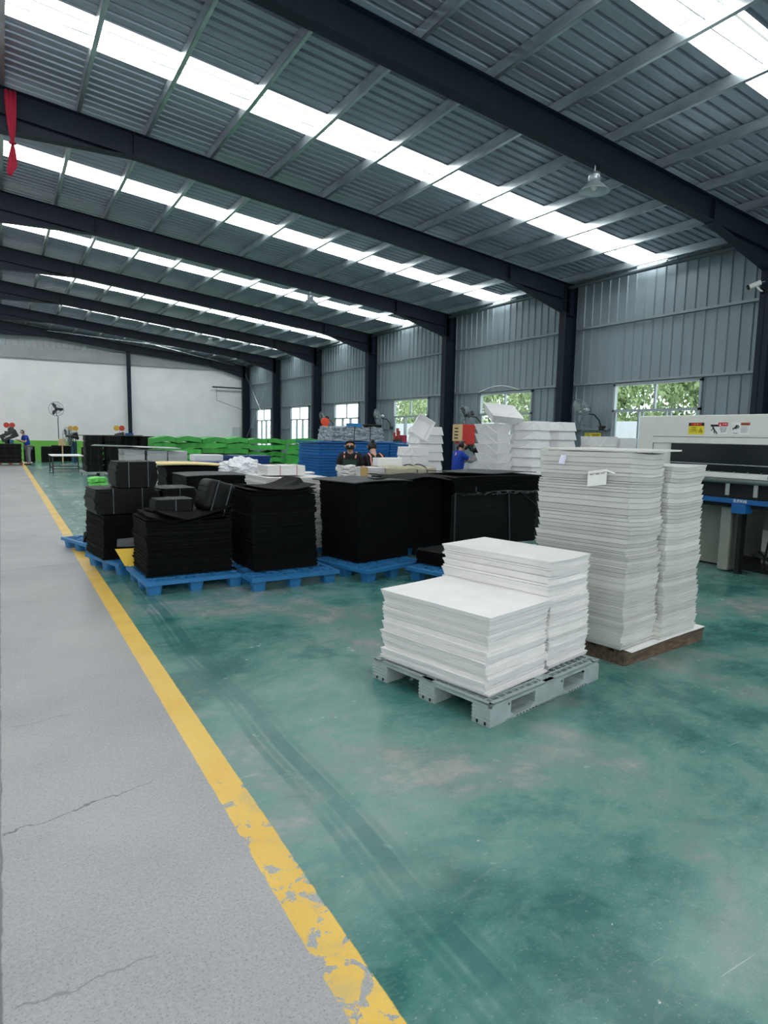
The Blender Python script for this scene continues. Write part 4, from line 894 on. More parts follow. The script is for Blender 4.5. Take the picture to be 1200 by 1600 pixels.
# ------------------------------------------------------------------ people
def skinned(name, m, verts, edges, rads, parent, sub=1):
    me = bpy.data.meshes.new(name); me.from_pydata(verts, edges, []); me.materials.append(m)
    o = bpy.data.objects.new(name, me); COL.objects.link(o); o.parent = parent
    md = o.modifiers.new('skin', 'SKIN'); md.use_smooth_shade = True
    for i, rr_ in enumerate(rads):
        sv = me.skin_vertices[0].data[i]; sv.radius = (rr_, rr_) if not isinstance(rr_, tuple) else rr_; sv.use_root = (i == 0)
    s = o.modifiers.new('sub', 'SUBSURF'); s.levels = sub; s.render_levels = sub+1; return o
def person(label, x, y, deg, H, hands, lean=.12, hair='long', shirt=blackcloth, sleeves=None, trousers=greycloth, apron=None, straps=None, mask=False, headtilt=.3, hat=False):
    """faces local -y; hands = [(x,y,z) left, right] local"""
    e = empty('person', label, 'person', (x, y, 0), rad(deg)); s = H/1.6
    hip = Vector((0, 0, .88*s)); ch = Vector((0, -lean*.75, 1.2*s)); nk = Vector((0, -lean, 1.36*s)); hb = Vector((0, -lean-.02-.03*headtilt, 1.42*s)); hm = Vector((0, -lean-.05-.1*headtilt, 1.49*s)); ht = Vector((0, -lean-.05-.12*headtilt, 1.555*s))
    V = [hip, (hip+ch)/2, ch, nk, hb, hm, ht]; E = [(0, 1), (1, 2), (2, 3), (3, 4), (4, 5), (5, 6)]; R = [(.15*s, .1*s), (.125*s, .09*s), (.15*s, .09*s), .048*s, .055*s, .082*s, .06*s]
    arms = []
    for sd, hd in zip((-1, 1), hands):
        hd = Vector(hd); sh = Vector((sd*.17*s, -lean*.85, 1.31*s)); dd = hd-sh; L_ = .27*s; mid = (sh+hd)/2; half = dd.length/2; off = sqrt(max(0, L_*L_-half*half)); down = Vector((sd*.45, .35, -1)); down = (down-dd.normalized()*down.dot(dd.normalized())).normalized(); el = mid+down*off
        i0 = len(V); V += [sh, el, hd]; R += [.052*s, .038*s, .024*s]; E += [(2, i0), (i0, i0+1), (i0+1, i0+2)]
        fd = (hd-el).normalized(); sdv = fd.cross(Vector((0, 0, 1))).normalized(); palm = hd+fd*.06*s; ip = len(V); V.append(palm); R.append((.034*s, .016*s)); E.append((i0+2, ip))
        for q, ln in zip((-1.5, -.5, .5, 1.5), (.055, .065, .062, .048)):
            a = palm+fd*.025+sdv*q*.018; b_ = a+fd*ln*.5+Vector((0, 0, -.006)); c = b_+fd*ln*.4+Vector((0, 0, -.018)); k = len(V); V += [a, b_, c]; R += [.0095, .0085, .0075]; E += [(ip, k), (k, k+1), (k+1, k+2)]
        tb = hd+fd*.025+sdv*(-sd)*.028; k = len(V); V += [tb, tb+fd*.035+sdv*(-sd)*.018]; R += [.011, .009]; E += [(i0+2, k), (k, k+1)]
        arms.append((sh, el, hd))
    legs = []
    for sd in (-1, 1):
        i0 = len(V); a, k, an, ft = Vector((sd*.085*s, 0, .82*s)), Vector((sd*.095*s, -.02, .46*s)), Vector((sd*.1*s, .01, .09*s)), Vector((sd*.115*s, -.13, .035)); V += [a, k, an, ft]; R += [.08*s, .055*s, .04*s, .032*s]; E += [(0, i0), (i0, i0+1), (i0+1, i0+2), (i0+2, i0+3)]; legs.append((a, k, an))
    body = skinned('body', skin, [tuple(v) for v in V], E, R, e)
    # face details
    fm = MB(); fc = hm+Vector((0, -.078*s, .0))
    fm.tube([fc+Vector((0, -.004, .022)), fc+Vector((0, -.02, -.012)), fc+Vector((0, -.004, -.02))], [.006, .011, .006], 6); fm.build('nose', skin, body, True)
    fm = MB()
    for sd in (-1, 1): fm.tube([fc+Vector((sd*.034-.01, .012, .02)), fc+Vector((sd*.034, .003, .023)), fc+Vector((sd*.034+.01, .012, .02))], .0028, 5)
    fm.build('eyes', hairm, body)
    MB().tube([fc+Vector((-.022, .012, -.043)), fc+Vector((0, .004, -.045)), fc+Vector((.022, .012, -.043))], .005, 5).build('mouth', mat('lips', (170, 92, 84), .5), body)
    for sd in (-1, 1): MB().tube([hm+Vector((sd*.082*s, .0, .02)), hm+Vector((sd*.09*s, .005, .0)), hm+Vector((sd*.082*s, 0, -.025))], [.008, .013, .008], 6).build('ear', skin, body, True)
    if mask:
        sm_ = MB(); vs = []
        for j in range(5):
            for i in range(7): a = (-1+2*i/6)*1.15; z = -.062+.075*j/4; vs.append(tuple(hm+Vector((sin(a)*.08*s, -cos(a)*.088*s-.01*(1-abs(j-2)/2), z))))
        sm_.add(vs, [(j*7+i, j*7+i+1, (j+1)*7+i+1, (j+1)*7+i) for j in range(4) for i in range(6)]); q = sm_.build('face_mask', blackcloth, e, True); q.modifiers.new('t', 'SOLIDIFY').thickness = .003
    # hair
    hv = bmesh.new(); bmesh.ops.create_uvsphere(hv, u_segments=18, v_segments=12, radius=1)
    dl = [v for v in hv.verts if v.co.y < -.05 and v.co.z < .62]; bmesh.ops.delete(hv, geom=dl, context='VERTS')
    for v in hv.verts: v.co = Vector((v.co.x*.094*s, v.co.y*.1*s+.006, v.co.z*.098*s+.012))+hm
    me = bpy.data.meshes.new('hair'); hv.to_mesh(me); hv.free(); me.materials.append(hairm); me.shade_smooth(); ho = bpy.data.objects.new('hair', me); COL.objects.link(ho); ho.parent = e; ho.modifiers.new('t', 'SOLIDIFY').thickness = .012
    if hair == 'bun':
        MB().lathe([(.004, -.035), (.03, -.02), (.036, 0), (.03, .02), (.004, .035)], 12, T(hm.x, hm.y+.055, hm.z+.115*s)).build('hair_bun', hairm, ho, True)
    if hair == 'pony': MB().tube([hm+Vector((0, .09, .01)), hm+Vector((0, .13, -.05)), hm+Vector((0, .12, -.16))], [.026, .03, .01], 8).build('ponytail', hairm, ho, True)
    # shirt
    sv = [(0, 0, .86*s), tuple((hip+ch)/2), tuple(ch), (0, -lean*.95, 1.335*s)]; se = [(0, 1), (1, 2), (2, 3)]; sr = [(.185*s, .14*s), (.168*s, .135*s), (.165*s, .125*s), (.075*s, .075*s)]
    for (sh, el, hd) in arms: k = len(sv); sv += [tuple(sh), tuple(sh+(el-sh)*.75)]; se += [(2, k), (k, k+1)]; sr += [.07*s, .062*s]
    skinned('shirt', shirt, sv, se, sr, e)
    if sleeves:
        for (sh, el, hd) in arms: skinned('oversleeve', sleeves, [tuple(sh+(el-sh)*.7), tuple(el), tuple(hd)], [(0, 1), (1, 2)], [.058*s, .054*s, .036*s], e)
    tv = [tuple(hip)]; te = []; tr = [(.16*s, .115*s)]
    for (a, k, an) in legs: i0 = len(tv); tv += [tuple(a), tuple(k), tuple(an)]; te += [(0, i0), (i0, i0+1), (i0+1, i0+2)]; tr += [.095*s, .07*s, .06*s]
    skinned('trousers', trousers, tv, te, tr, e)
    for sd in (-1, 1): MB().tube([(sd*.11*s, .06, .04), (sd*.115*s, -.02, .045), (sd*.12*s, -.15, .03)], [.035, .042, .032], 8).build('shoe', blackp, e, True)
    if apron:
        vs = []
        for j in range(9):
            z = (.5+.75*j/8)*s; hw = (.19 if j < 5 else .135)*s
            for i in range(7): t = -1+2*i/6; fr = max(0, (z/s-.88)/.32); vs.append((t*hw, -.145*s*cos(t*1.0)-lean*.75*min(1, fr)-.008, z))
        q = MB().add(vs, [(j*7+i, j*7+i+1, (j+1)*7+i+1, (j+1)*7+i) for j in range(8) for i in range(6)]).build('apron', apron, e); q.modifiers.new('t', 'SOLIDIFY').thickness = .004
    if straps:
        mb = MB(); yb = .14*s
        def P3(xx, zz): fr = max(0, (zz/s-.88)/.32); return (xx*s, (.135-.01*abs(zz/s-1.1))*s-lean*.75*min(1.15, fr)+.006, zz)
        for sd in (-1, 1):
            mb.tube([P3(sd*.115, 1.33*s), P3(sd*.11, 1.25*s), P3(sd*.10, 1.18*s), P3(sd*.13, 1.0*s), P3(sd*.15, .9*s)], .014, 5)
            mb.tube([P3(sd*.115, 1.33*s), (sd*.11*s, -lean*.8, 1.375*s), (sd*.1*s, -.13*s-lean*.8, 1.28*s)], .014, 5)
        mb.tube([P3(-.10, 1.19*s), P3(.10, 1.19*s)], .016, 5)
        mb.build('apron_straps', straps, e)
    return e
person('person in a black top, dark green apron, white oversleeves and black mask, folding white pieces', 5.5, 10.5, -32, 1.6, [(-.10, -.33, 1.1), (.12, -.33, 1.1)], lean=.1, shirt=blackcloth, sleeves=whitecloth, apron=greencloth, straps=pinkcloth, mask=True, headtilt=.6)
person('person in black seen from behind with salmon pink apron straps and a hair bun', 5.86, 10.2, 172, 1.58, [(-.1, -.38, 1.02), (.14, -.38, 1.02)], lean=.12, hair='bun', shirt=blackcloth, sleeves=greycloth, apron=pinkcloth, straps=pinkcloth, headtilt=.5)
person('person in a blue shirt and ponytail reaching to the right at the red welding machine', 8.68, 11.5, 78, 1.61, [(-.06, -.48, 1.24), (.1, -.46, 1.24)], lean=.04, hair='pony', shirt=bluecloth, sleeves=greycloth, trousers=palecloth, headtilt=.4)
person('person in blue bending over the tilted black case at the far left', 1.08, 34.3, -70, 1.62, [(-.1, -.4, 1.15), (.1, -.4, 1.15)], lean=.14, shirt=bluecloth, trousers=greycloth, headtilt=.5)

# ------------------------------------------------------------------ red press machine and parts on the right
def press(label, x, y, z, deg, boxh=.5, cab=True):
    e = empty('welding_machine', label, 'machine', (x, y, 0), rad(deg))
    MB().box(.0, .4, 0, .3, z, z+boxh).build('red_housing', redp, e, bevel=.01)
    MB().box(-.1, -.002, .0, .28, z+.08, z+boxh).build('side_panel', beige, e)
    [MB().box(-.104, -.1, .05, .2, z+.14+q*.08, z+.17+q*.08).build('slot', hole, e) for q in range(4)]
    mb = MB().tube([(.45, .1, z+.05), (.45, .1, z+.25)], .03, 8).tube([(.4, .1, z+.08), (.55, .05, z+.02), (.6, .05, z+.16), (.5, .05, z+.2)], .015, 6).tube([(.2, .15, z), (.25, .15, z-.12)], .05, 8); mb.build('press_head', blackp, e, True)
    MB().add([(-.05, 0, z), (.28, 0, z), (.28, .0, z-.18), (.12, 0, z-.02)], [(0, 1, 2, 3)]).build('dark_wedge', blackp, e).modifiers.new('t', 'SOLIDIFY').thickness = .1
    mb = MB().box(.12, .2, .2, .28, 0, z); mb.box(0, .4, .1, .4, 0, .04); mb.build('stand', greyp, e)
    return e
press('red welding machine with beige side panel on a stand beside the person in blue', 9.95, 13.0, 1.5, 0)
press('red welding machine by the column behind the film wrapped bundle', 8.2, 15.0, 1.5, 0, .45)
e = empty('parts_bin', 'blue bin on a stand below the red welding machine', 'bin', (9.62, 11.95, 0))
tray_mesh(.42, .4, .4, .03).build('bin_shell', bluep, e, loc=(0, 0, .82)); MB().box(.05, .37, .05, .35, 0, .82).build('bin_stand', greyb, e)
o = MB().tube([(0, 0, 0), (.12, 0, .05), (.25, .05, .02), (.3, .1, -.05)], [.07, .1, .09, .03], 8).build('black_folded_part', blackwrap, smooth=True, loc=(9.62, 12.1, 1.34)); tag(o, 'dark folded part lying on the blue bin', 'part')
o = MB().tube([(0, 0, 0), (.1, .0, .12), (.3, 0, .22)], [.03, .1, .12], 6).build('navy_folded_part', mat('navy_foam', (26, 34, 66)), loc=(9.9, 12.0, 1.28)); tag(o, 'navy folded part sticking up from the blue bin', 'part')
o = MB().frus(0, .5, 0, .3, 0, .9, .02).build('white_carton', whiteplas, loc=(9.08, 11.6, .3)); tag(o, 'tall white carton on the floor in front of the person in blue', 'carton')
# spool device
e = empty('thread_spool_stand', 'stand with two orange-red spools beside the dark column near the blue stack', 'spool stand', (8.98, 19.0, 0))
MB().tube([(0, 0, 0), (0, 0, 2.2)], .02, 6).tube([(0, 0, 2.0), (.2, 0, 1.8), (.35, 0, 1.9)], .015, 6).build('stand_pole', blackp, e)
for z in (2.08, 1.86): MB().lathe([(.02, -.06), (.13, -.05), (.13, -.03), (.08, -.02), (.08, .02), (.13, .03), (.13, .05), (.02, .06)], 16, T(0, -.05, z) @ Rx(pi/2)).build('spool', orange, e)
# red flower-like clamps on blue stack
e = empty('red_tool', 'small red clamp tool with dark base standing on the right end of the blue stack', 'tool', (8.0, 12.9, 1.54))
MB().box(-.12, .05, -.05, .05, 0, .06).build('tool_base', greencloth, e)
MB().box(.07, .2, -.06, .06, 0, .16).build('red_box', mat('dark_red_paint', (168, 50, 66), .5), e)
mb = MB()
for (a, b_, c) in ((-.1, .22, .04), (-.02, .32, .045), (.02, .26, .035), (-.06, .14, .05)): mb.tube([(a, 0, .03), (a*1.1, 0, b_)], [.02, c*.8], 7)
mb.build('red_clamp', mat('brick_red', (176, 66, 52), .5), e)

# ------------------------------------------------------------------ fans
def fan(label, loc, axis_rot, R, mount, group=None, grey=False, name='wall_fan'):
    e = empty(name, label, 'fan', loc, 0, group)
    A = axis_rot.to_matrix().to_4x4() if hasattr(axis_rot, 'to_matrix') else axis_rot
    g = MB()
    for rr_, z in ((R, 0), (R*.96, .05), (R*.96, -.05), (R*.6, .085), (R*.6, -.085), (R*.25, .1), (R*.25, -.1)): g.ring(A @ Vector((0, 0, z)), rr_, .006 if rr_ == R else .0035, A, 32, 4)
    for k in range(28):
        a = 2*pi*k/28; c, s_ = cos(a), sin(a)
        for sg in (1, -1): g.tube([A @ Vector((R*.25*c, R*.25*s_, .1*sg)), A @ Vector((R*.7*c, R*.7*s_, .082*sg)), A @ Vector((R*c, R*s_, 0))], .0028, 3, False)
    g.build('guard', chrome, e, True)
    b = MB()
    for k in range(3):
        Bm = A @ Rz(2*pi*k/3) @ T(0, 0, .01) @ Rx(.35); b.add([(.04, -.03, 0), (R*.5, -.11, 0), (R*.88, -.06, 0), (R*.9, .05, 0), (R*.4, .06, 0), (.04, .03, 0)], [(0, 1, 2, 3, 4, 5)], Bm)
    q = b.build('blades', blackp if not grey else greyp, e); q.modifiers.new('t', 'SOLIDIFY').thickness = .005
    MB().lathe([(.03, -.04), (.06, -.03), (.06, .03), (.03, .05)], 14, A).lathe([(.05, -.3), (.085, -.27), (.085, -.12), (.05, -.1)], 14, A).build('motor', blackp if not grey else chrome, e, True)
    MB().tube(mount, .02, 8).build('arm', blackp, e, True)
    return e
def aim(dx, dy, dz): return Vector((dx, dy, dz)).to_track_quat('Z', 'Y')
for (yy, lab, gy) in ((12.15, 'wall fan with grey motor angled over the low white trays', True), (17.05, 'black wall fan above the red welding machine beside the first window row', False), (22.8, 'wall fan in crumpled plastic near the second red machine', True), (28.0, 'wall fan near the orange-red spools, partly hidden by the column', False)):
    e = fan(lab, (13.15, yy, 2.38), aim(-1, .25, -.35), .36, [(.12, -.05, -.02), (.3, -.2, -.05), (.38, -.3, -.2), (.42, -.35, -.38), (.5, -.36, -.4)], None, gy)
    MB().box(.38, .5, -.42, -.3, -.46, -.34).build('wall_bracket', blackp, e)
    if yy == 22.8:
        pass
fan('white pedestal fan standing tall against the white end wall', (2.5, 37.0, 2.69), aim(-.25, -1, -.05), .36, [(0, .1, 0), (.02, .25, -.3), (.1, .3, -.4), (.08, .3, -.55), (.08, .3, -2.69)], None, False, 'pedestal_fan')
fan('grey floor fan turned sideways at the end wall near the table', (2.78, 35.2, 1.35), aim(-.95, -.3, 0), .42, [(.1, .03, 0), (.3, .1, -.1), (.35, .1, -1.35)], None, False, 'pedestal_fan')
fan('grey floor fan seen edge-on beside the far blue machine', (3.06, 36.8, 1.3), aim(-1, -.05, 0), .5, [(.1, 0, 0), (.25, 0, -.1), (.3, 0, -1.3)], None, False, 'pedestal_fan')
o = tag(MB().box(2.52, 2.85, 36.6, 36.8, .85, 1.2).box(2.66, 2.72, 36.68, 36.74, 0, .85).build('control_box', beige, bevel=.01), 'small beige cabinet at the foot of the pedestal fan', 'cabinet')
# yellow sign under the first wall fan
sg_ = MB().box(0, .012, -.28, .28, 0, .2).build('warning_sign', signy, loc=(13.652, 12.15, 1.66)); tag(sg_, 'small yellow warning sign under the first wall fan', 'sign')
MB().add([(-.002, .22, .04), (-.002, .14, .16), (-.002, .06, .04)], [(0, 1, 2)]).build('warning_triangle', signk, sg_)
mb = MB(); [mb.box(-.003, 0, -.22, .02, .05+.045*q, .07+.045*q) for q in range(3)]; mb.build('print_lines', signk, sg_)

# ------------------------------------------------------------------ lamps, camera, red cloth
def lamp(y, label):
    x = 8.2; zb = zt(x)-.40; e = empty('high_bay_lamp', label, 'lamp', (x, y, zb), 0)
    MB().tube([(0, 0, 0), (0, 0, -.12)], .01, 6).build('stem', galv, e)
    MB().lathe([(.03, -.1), (.09, -.12), (.095, -.16), (.095, -.24), (.075, -.25)], 20).build('ballast_housing', galv, e, True)
    sh = MB(); prof = [(.075, -.245), (.11, -.27), (.15, -.31), (.21, -.37), (.245, -.40), (.24, -.402), (.2, -.37), (.1, -.29)]
    vs = []; n = 28
    for rr_, z in prof:
        for k in range(n): vs.append((rr_*cos(2*pi*k/n), rr_*sin(2*pi*k/n), z))
    sh.add(vs, [(i*n+k, i*n+(k+1) % n, (i+1)*n+(k+1) % n, (i+1)*n+k) for i in range(len(prof)-1) for k in range(n)])
    sh.build('shade', mat('spun_aluminium', (176, 186, 190), .45, .1), e, True)
    MB().lathe([(.02, -.27), (.045, -.3), (.05, -.34), (.02, -.38)], 14).build('bulb', mat('frosted_bulb', (225, 228, 228), .3), e, True)
lamp(7.55, 'high bay lamp hanging from the nearest rafter'); lamp(18.4, 'high bay lamp hanging from the third rafter'); lamp(29.2, 'high bay lamp hanging far back near the end wall')
e = empty('security_camera', 'white bullet security camera on the dark column at the right edge', 'security camera', (13.12, 7.62, 4.76), 0)
Cm = T(-.08, .1, .04) @ aim(-.6, .7, -.38).to_matrix().to_4x4()
MB().lathe([(.045, -.12), (.05, -.11), (.05, .09), (.048, .1)], 16, Cm).build('camera_body', papers, e, True)
MB().lathe([(.05, .1), (.05, .135), (.03, .136)], 16, Cm).build('lens_hood', blackp, e, True)
MB().tube([(-.06, .06, 0), (-.03, -.0, -.08), (.04, 0, -.09)], .02, 8).lathe([(.05, 0), (.05, .03)], 14, T(.04, 0, -.09) @ Ry(pi/2)).build('mount', papers, e, True)
MB().tube([(-.02, -.02, .08), (.05, -.04, .1), (.1, -.04, 0), (.06, -.02, -.08)], .006, 5).build('cable', papers, e, True)
# red cloth
mb = MB(); vs = []; rows = [(7.16, .165, 0), (6.95, .16, 0), (6.7, .13, 0), (6.5, .09, .0), (6.38, .05, .0), (6.33, .035, 0), (6.25, .07, 0), (6.1, .12, -.01), (5.98, .14, -.02), (5.9, .10, -.05), (5.82, .05, -.06)]
for z, w_, dx in rows:
    for i in range(9): t = -1+2*i/8; vs.append((.385+dx+t*w_*.5*1.05, 12.84+.018*sin(i*2.1+z*2)-(.0), z))
mb.add(vs, [(j*9+i, j*9+i+1, (j+1)*9+i+1, (j+1)*9+i) for j in range(len(rows)-1) for i in range(8)])
o = mb.build('red_cloth', redcloth, smooth=True); o.modifiers.new('t', 'SOLIDIFY').thickness = .008; tag(o, 'crimson cloth sash knotted and hanging from the second rafter', 'cloth')
MB().ring(Vector((.385, 12.83, 6.345)), .04, .018, Rx(.1), 14, 6).build('knot', redcloth, o, True)

# ------------------------------------------------------------------ big machine on the right
e = empty('feeding_machine', 'large cream machine with dark window panel and blue beam at the right edge', 'machine', (8.0, 1.0, 0))
def mp(name, m, x0, x1, y0, y1, z0, z1, bevel=0, lab=None):
    o = MB().box(x0-8, x1-8, y0-1, y1-1, z0, z1).build(name, m, e, bevel=bevel)
    if lab: o['label'] = lab
    return o
mp('upper_cabinet', machine_cream, 8.02, 9.9, 1.0, 6.28, 1.31, 2.04, .012)
mp('front_panel', machine_cream, 8.0, 8.02, 1.0, 6.02, 1.665, 1.75, .004)
mp('panel_seam', hole, 7.999, 8.021, 1.0, 6.02, 1.748, 1.754)
mp('side_seam', hole, 8.014, 8.022, 6.02, 6.026, 1.31, 1.75)
mp('window_panel', smoked, 7.985, 8.02, 1.0, 5.71, 1.41, 1.662, 0, 'long smoked dark window panel')
mb = MB(); mb.box(-.03, -.005, 0, 4.7, .0, .012).build('window_rail', chrome, e, loc=(0, 0, 1.40))
mp('lower_window', smoked, 7.99, 8.03, 1.0, 5.71, 1.31, 1.398)
mp('white_sill', machine_cream, 7.965, 8.05, 1.0, 5.6, 1.235, 1.305, .006)
b_ = MB()
for k in range(24): b_.lathe([(.012, 0), (.012, .012), (.006, .016)], 8, T(7.96-8, 5.45-k*.17-1, 1.306))
b_.build('bolts', chrome, e)
MB().tube([(0, 0, 1.2), (0, 4.55, 1.2)], .032, 14).build('roller', roller, e, True, loc=(-.04, 0, 0))
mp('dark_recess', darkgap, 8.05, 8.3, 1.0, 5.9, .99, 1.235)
for yy in (4.84, 4.48, 4.1): o = mp('bracket_plate', mat('zinc_plate', (166, 172, 172), .4, .3), 7.955, 7.965, yy-.025, yy+.025, 1.02, 1.17)
mp('blue_beam', machine_blue, 7.95, 8.05, 1.0, 5.9, .92, .98, .004, 'blue painted steel beam')
mp('beam_shade_block', darkgap, 8.06, 8.5, 1.0, 5.9, .86, .99)  # solid near-black block, shade behind and under the beam put into its colour
mp('blue_junction_box', machine_blue, 7.94, 8.1, 4.58, 4.76, .80, .918, .006)
mp('lower_panel', machine_lower, 8.42, 8.5, 4.95, 6.2, .03, .86)
mp('support_column', machine_lower, 8.12, 8.38, 4.86, 5.0, .02, .86, .01)
mp('dark_post', blackp, 8.1, 8.2, 4.7, 4.755, 0, .86)
mp('back_panel', machine_lower, 9.3, 9.4, 1.0, 6.2, 0, 1.31)
mp('inner_panel', machine_lower, 8.9, 9.0, 4.5, 4.86, .0, .86)
mp('white_outlet', mat('outlet_white', (200, 204, 200), .5), 8.84, 8.9, 4.62, 4.84, .22, .52, .01)
MB().lathe([(.42, .05), (.45, .08), (.45, .72), (.42, .76)], 30, T(9.02-8, 4.02-1, 0)).build('drum_body', machine_lower, e, True)
MB().lathe([(.05, 0), (.05, .03)], 20, T(8.6-8, 4.2-1, .38) @ Ry(-pi/2)).build('round_port', blackp, e)
mp('drum_lid', blackp, 8.5, 9.5, 3.5, 4.5, .77, .8)
mp('base_plinth', blackp, 8.45, 9.9, 1.0, 6.2, 0, .05)
cb = MB()
for pts in ([(8.35, 4.6, .3), (8.3, 4.4, .18), (8.3, 4.2, .1), (8.32, 3.9, .07)], [(8.8, 4.7, .5), (8.6, 4.62, .35), (8.5, 4.6, .15), (8.45, 4.55, .04), (8.4, 4.4, .03)], [(8.75, 4.66, .8), (8.72, 4.62, .6), (8.78, 4.6, .4)], [(8.3, 4.65, .25), (8.38, 4.5, .2), (8.5, 4.52, .28)]): cb.tube([(a-8, b-1, c) for a, b, c in pts], .014, 6)
cb.build('cable', blackp, e, True)
MB().box(-.06, .0, 3.24, 3.34, 1.255, 1.29).build('dark_handle', blackp, e)
# support for the far end so the upper cabinet stands on the floor
mp('end_leg', machine_lower, 9.4, 9.9, 5.2, 6.2, 0, 1.31)
mb = MB(); fc = bpy.data.curves
def text(body, size, loc, m, parent, face='-x', name='lettering', width=None):
    c = bpy.data.curves.new(name, 'FONT'); c.body = body; c.size = size; c.align_x = 'CENTER'; c.align_y = 'CENTER'; c.extrude = .0004
    t = bpy.data.objects.new('tmp', c); COL.objects.link(t); dg = bpy.context.evaluated_depsgraph_get(); me = bpy.data.meshes.new_from_object(t.evaluated_get(dg)); bpy.data.objects.remove(t)
    me.materials.clear(); me.materials.append(m); o = bpy.data.objects.new(name, me); COL.objects.link(o); o.parent = parent; o.location = loc
    o.rotation_euler = (pi/2, 0, -pi/2) if face == '-x' else (pi/2, 0, 0)
    if width and me.vertices:
        xs = [v.co.x for v in me.vertices]; k = width/(max(xs)-min(xs)); o.scale = (k, 1, 1)
    return o
text('龙虎机械', .045, (-.052, 4.66-1, .955), signw, e, name='beam_lettering')
def sign(label, yc, z0, w_, h_, base):
    s_ = MB().box(-.002, .0, -w_/2, w_/2, 0, h_).build('warning_sticker', base, loc=(8.0195, yc, z0)); tag(s_, label, 'sticker'); return s_
def rect(p, m, name, ya, yb, za, zb, x=-.0035): return MB().box(x, -.002, min(ya, yb), max(ya, yb), za, zb).build(name, m, p)
s1 = sign('yellow warning sticker with black and red header on the cream machine', 5.375, 1.785, .225, .155, signy)
rect(s1, signk, 'header', .1125, -.1125, .113, .155); rect(s1, signr, 'red_oval', .075, -.075, .119, .149, -.005)
text('危  险', .024, (-.006, 0, .134), signy, s1)
text('严禁伸手', .02, (-.004, .035, .086), signk, s1); text('当心机械伤人', .018, (-.004, .03, .058), signk, s1); rect(s1, signk, 'underline', .09, -.015, .034, .038)
MB().add([(-.004, -.035, .028), (-.004, -.098, .028), (-.004, -.066, .083)], [(0, 1, 2)]).build('warning_triangle', signk, s1)
MB().add([(-.005, -.047, .034), (-.005, -.086, .034), (-.005, -.066, .07)], [(0, 1, 2)]).build('triangle_inner', signy, s1)
MB().lathe([(.007, 0), (.007, .001)], 10, T(-.0055, -.066, .047) @ Ry(pi/2)).build('triangle_symbol', signk, s1)
def stick(p, pts_, name='figure_symbol'):
    mb = MB()
    for ln, rr_ in pts_: mb.tube([(-.004, -a, b) for a, b in ln], rr_, 5)
    o = mb.build(name, signk, p); return o
s2 = sign('white warning sticker with bent figure and crimson corner on the cream machine', 5.055, 1.785, .235, .155, signw)
rect(s2, signk, 'black_bar', .1175, .0, .103, .13); rect(s2, signr, 'red_corner', .012, -.1175, .107, .155, -.004)
MB().add([(-.0055, -.0, .115), (-.0055, -.03, .115), (-.0055, -.015, .145)], [(0, 1, 2)]).build('triangle_symbol', signw, s2)
text('危 险', .024, (-.006, -.075, .131), signw, s2)
stick(s2, [([(-.085, .1), (-.07, .07)], .008), ([(-.08, .09), (-.055, .055)], .009), ([(-.055, .055), (-.035, .035), (-.02, .01)], .007), ([(-.055, .055), (-.065, .03), (-.05, .018)], .006), ([(-.075, .08), (-.105, .06), (-.1, .045)], .004), ([(-.07, .085), (-.09, .105)], .006)])
for i, tx in enumerate(('运行中严禁', '手伸入机内', '当心夹手')): text(tx, .018, (-.004, -.06, .085-.023*i), signk, s2)
s3 = sign('white warning sticker with hand in gears and rust red header on the cream machine', 4.77, 1.785, .235, .155, signw)
rect(s3, signo, 'header', 0.0, -.1175, .118, .152)
stick(s3, [([(-.1, .07), (-.075, .085), (-.055, .105)], .008), ([(-.055, .12), (-.05, .1)], .01), ([(-.05, .095), (-.03, .085), (-.02, .1), (-.035, .118), (-.05, .112)], .006), ([(-.07, .09), (-.05, .078)], .008)])
text('当心夹手', .017, (-.004, .06, .018), signk, s3); text('WARNING', .02, (-.006, -.055, .134), signk, s3)
for i in range(6): rect(s3, signb, 'print_line', -.005, -.1+.01*(i % 2)*2, .1-.014*i, .104-.014*i-.001)

# ------------------------------------------------------------------ far left background
e = empty('work_table', 'white-topped steel frame table standing alone near the end wall', 'table', (1.65, 27.9, 0))
MB().box(0, 1.15, 0, 1.9, .64, .665).build('table_top', whiteplas, e)
for (a, b_) in ((0.02, .02), (1.08, .02), (.02, 1.83), (1.08, 1.83)): MB().box(a, a+.045, b_, b_+.045, 0, .64).build('leg', greyb, e)
MB().box(.02, 1.12, .03, .06, .14, .17).box(.02, 1.12, 1.84, 1.87, .14, .17).box(.03, .06, .03, 1.87, .14, .17).box(1.08, 1.11, .03, 1.87, .14, .17).build('lower_rail', greyb, e)
# upholstered black covers near wall
def covered(x, y, w_, h_, lab, grp=None):
    n = 10; vs = []
    for j, z in enumerate((0.02, .2, .5, h_-.06, h_, h_)):
        s = 1.0 if j < 3 else (.97, .9, .2)[j-3]
        for k in range(24):
            a = 2*pi*k/24; c = abs(cos(a))**.4*(1 if cos(a) > 0 else -1); d = abs(sin(a))**.4*(1 if sin(a) > 0 else -1); vs.append((c*w_/2*s+.015*sin(k*2.0), d*.3*s, z))
    fs = [(j*24+k, j*24+(k+1) % 24, (j+1)*24+(k+1) % 24, (j+1)*24+k) for j in range(5) for k in range(24)]+[tuple(5*24+k for k in range(24)), tuple(reversed(range(24)))]
    o = MB().add(vs, fs).build('foam_pile', blackwrap, loc=(x, y, 0), rot=(0, 0, random.uniform(-.1, .1))); return tag(o, lab, 'foam pile', grp)
covered(1.22, 37.2, .48, .8, 'black wrapped pile on the floor beside the left end-wall stack'); covered(1.98, 37, .48, .8, 'black wrapped pile, first of the row left of the floor fans'); covered(2.5, 37.95, .48, .84, 'black wrapped pile, second of the row left of the floor fans')
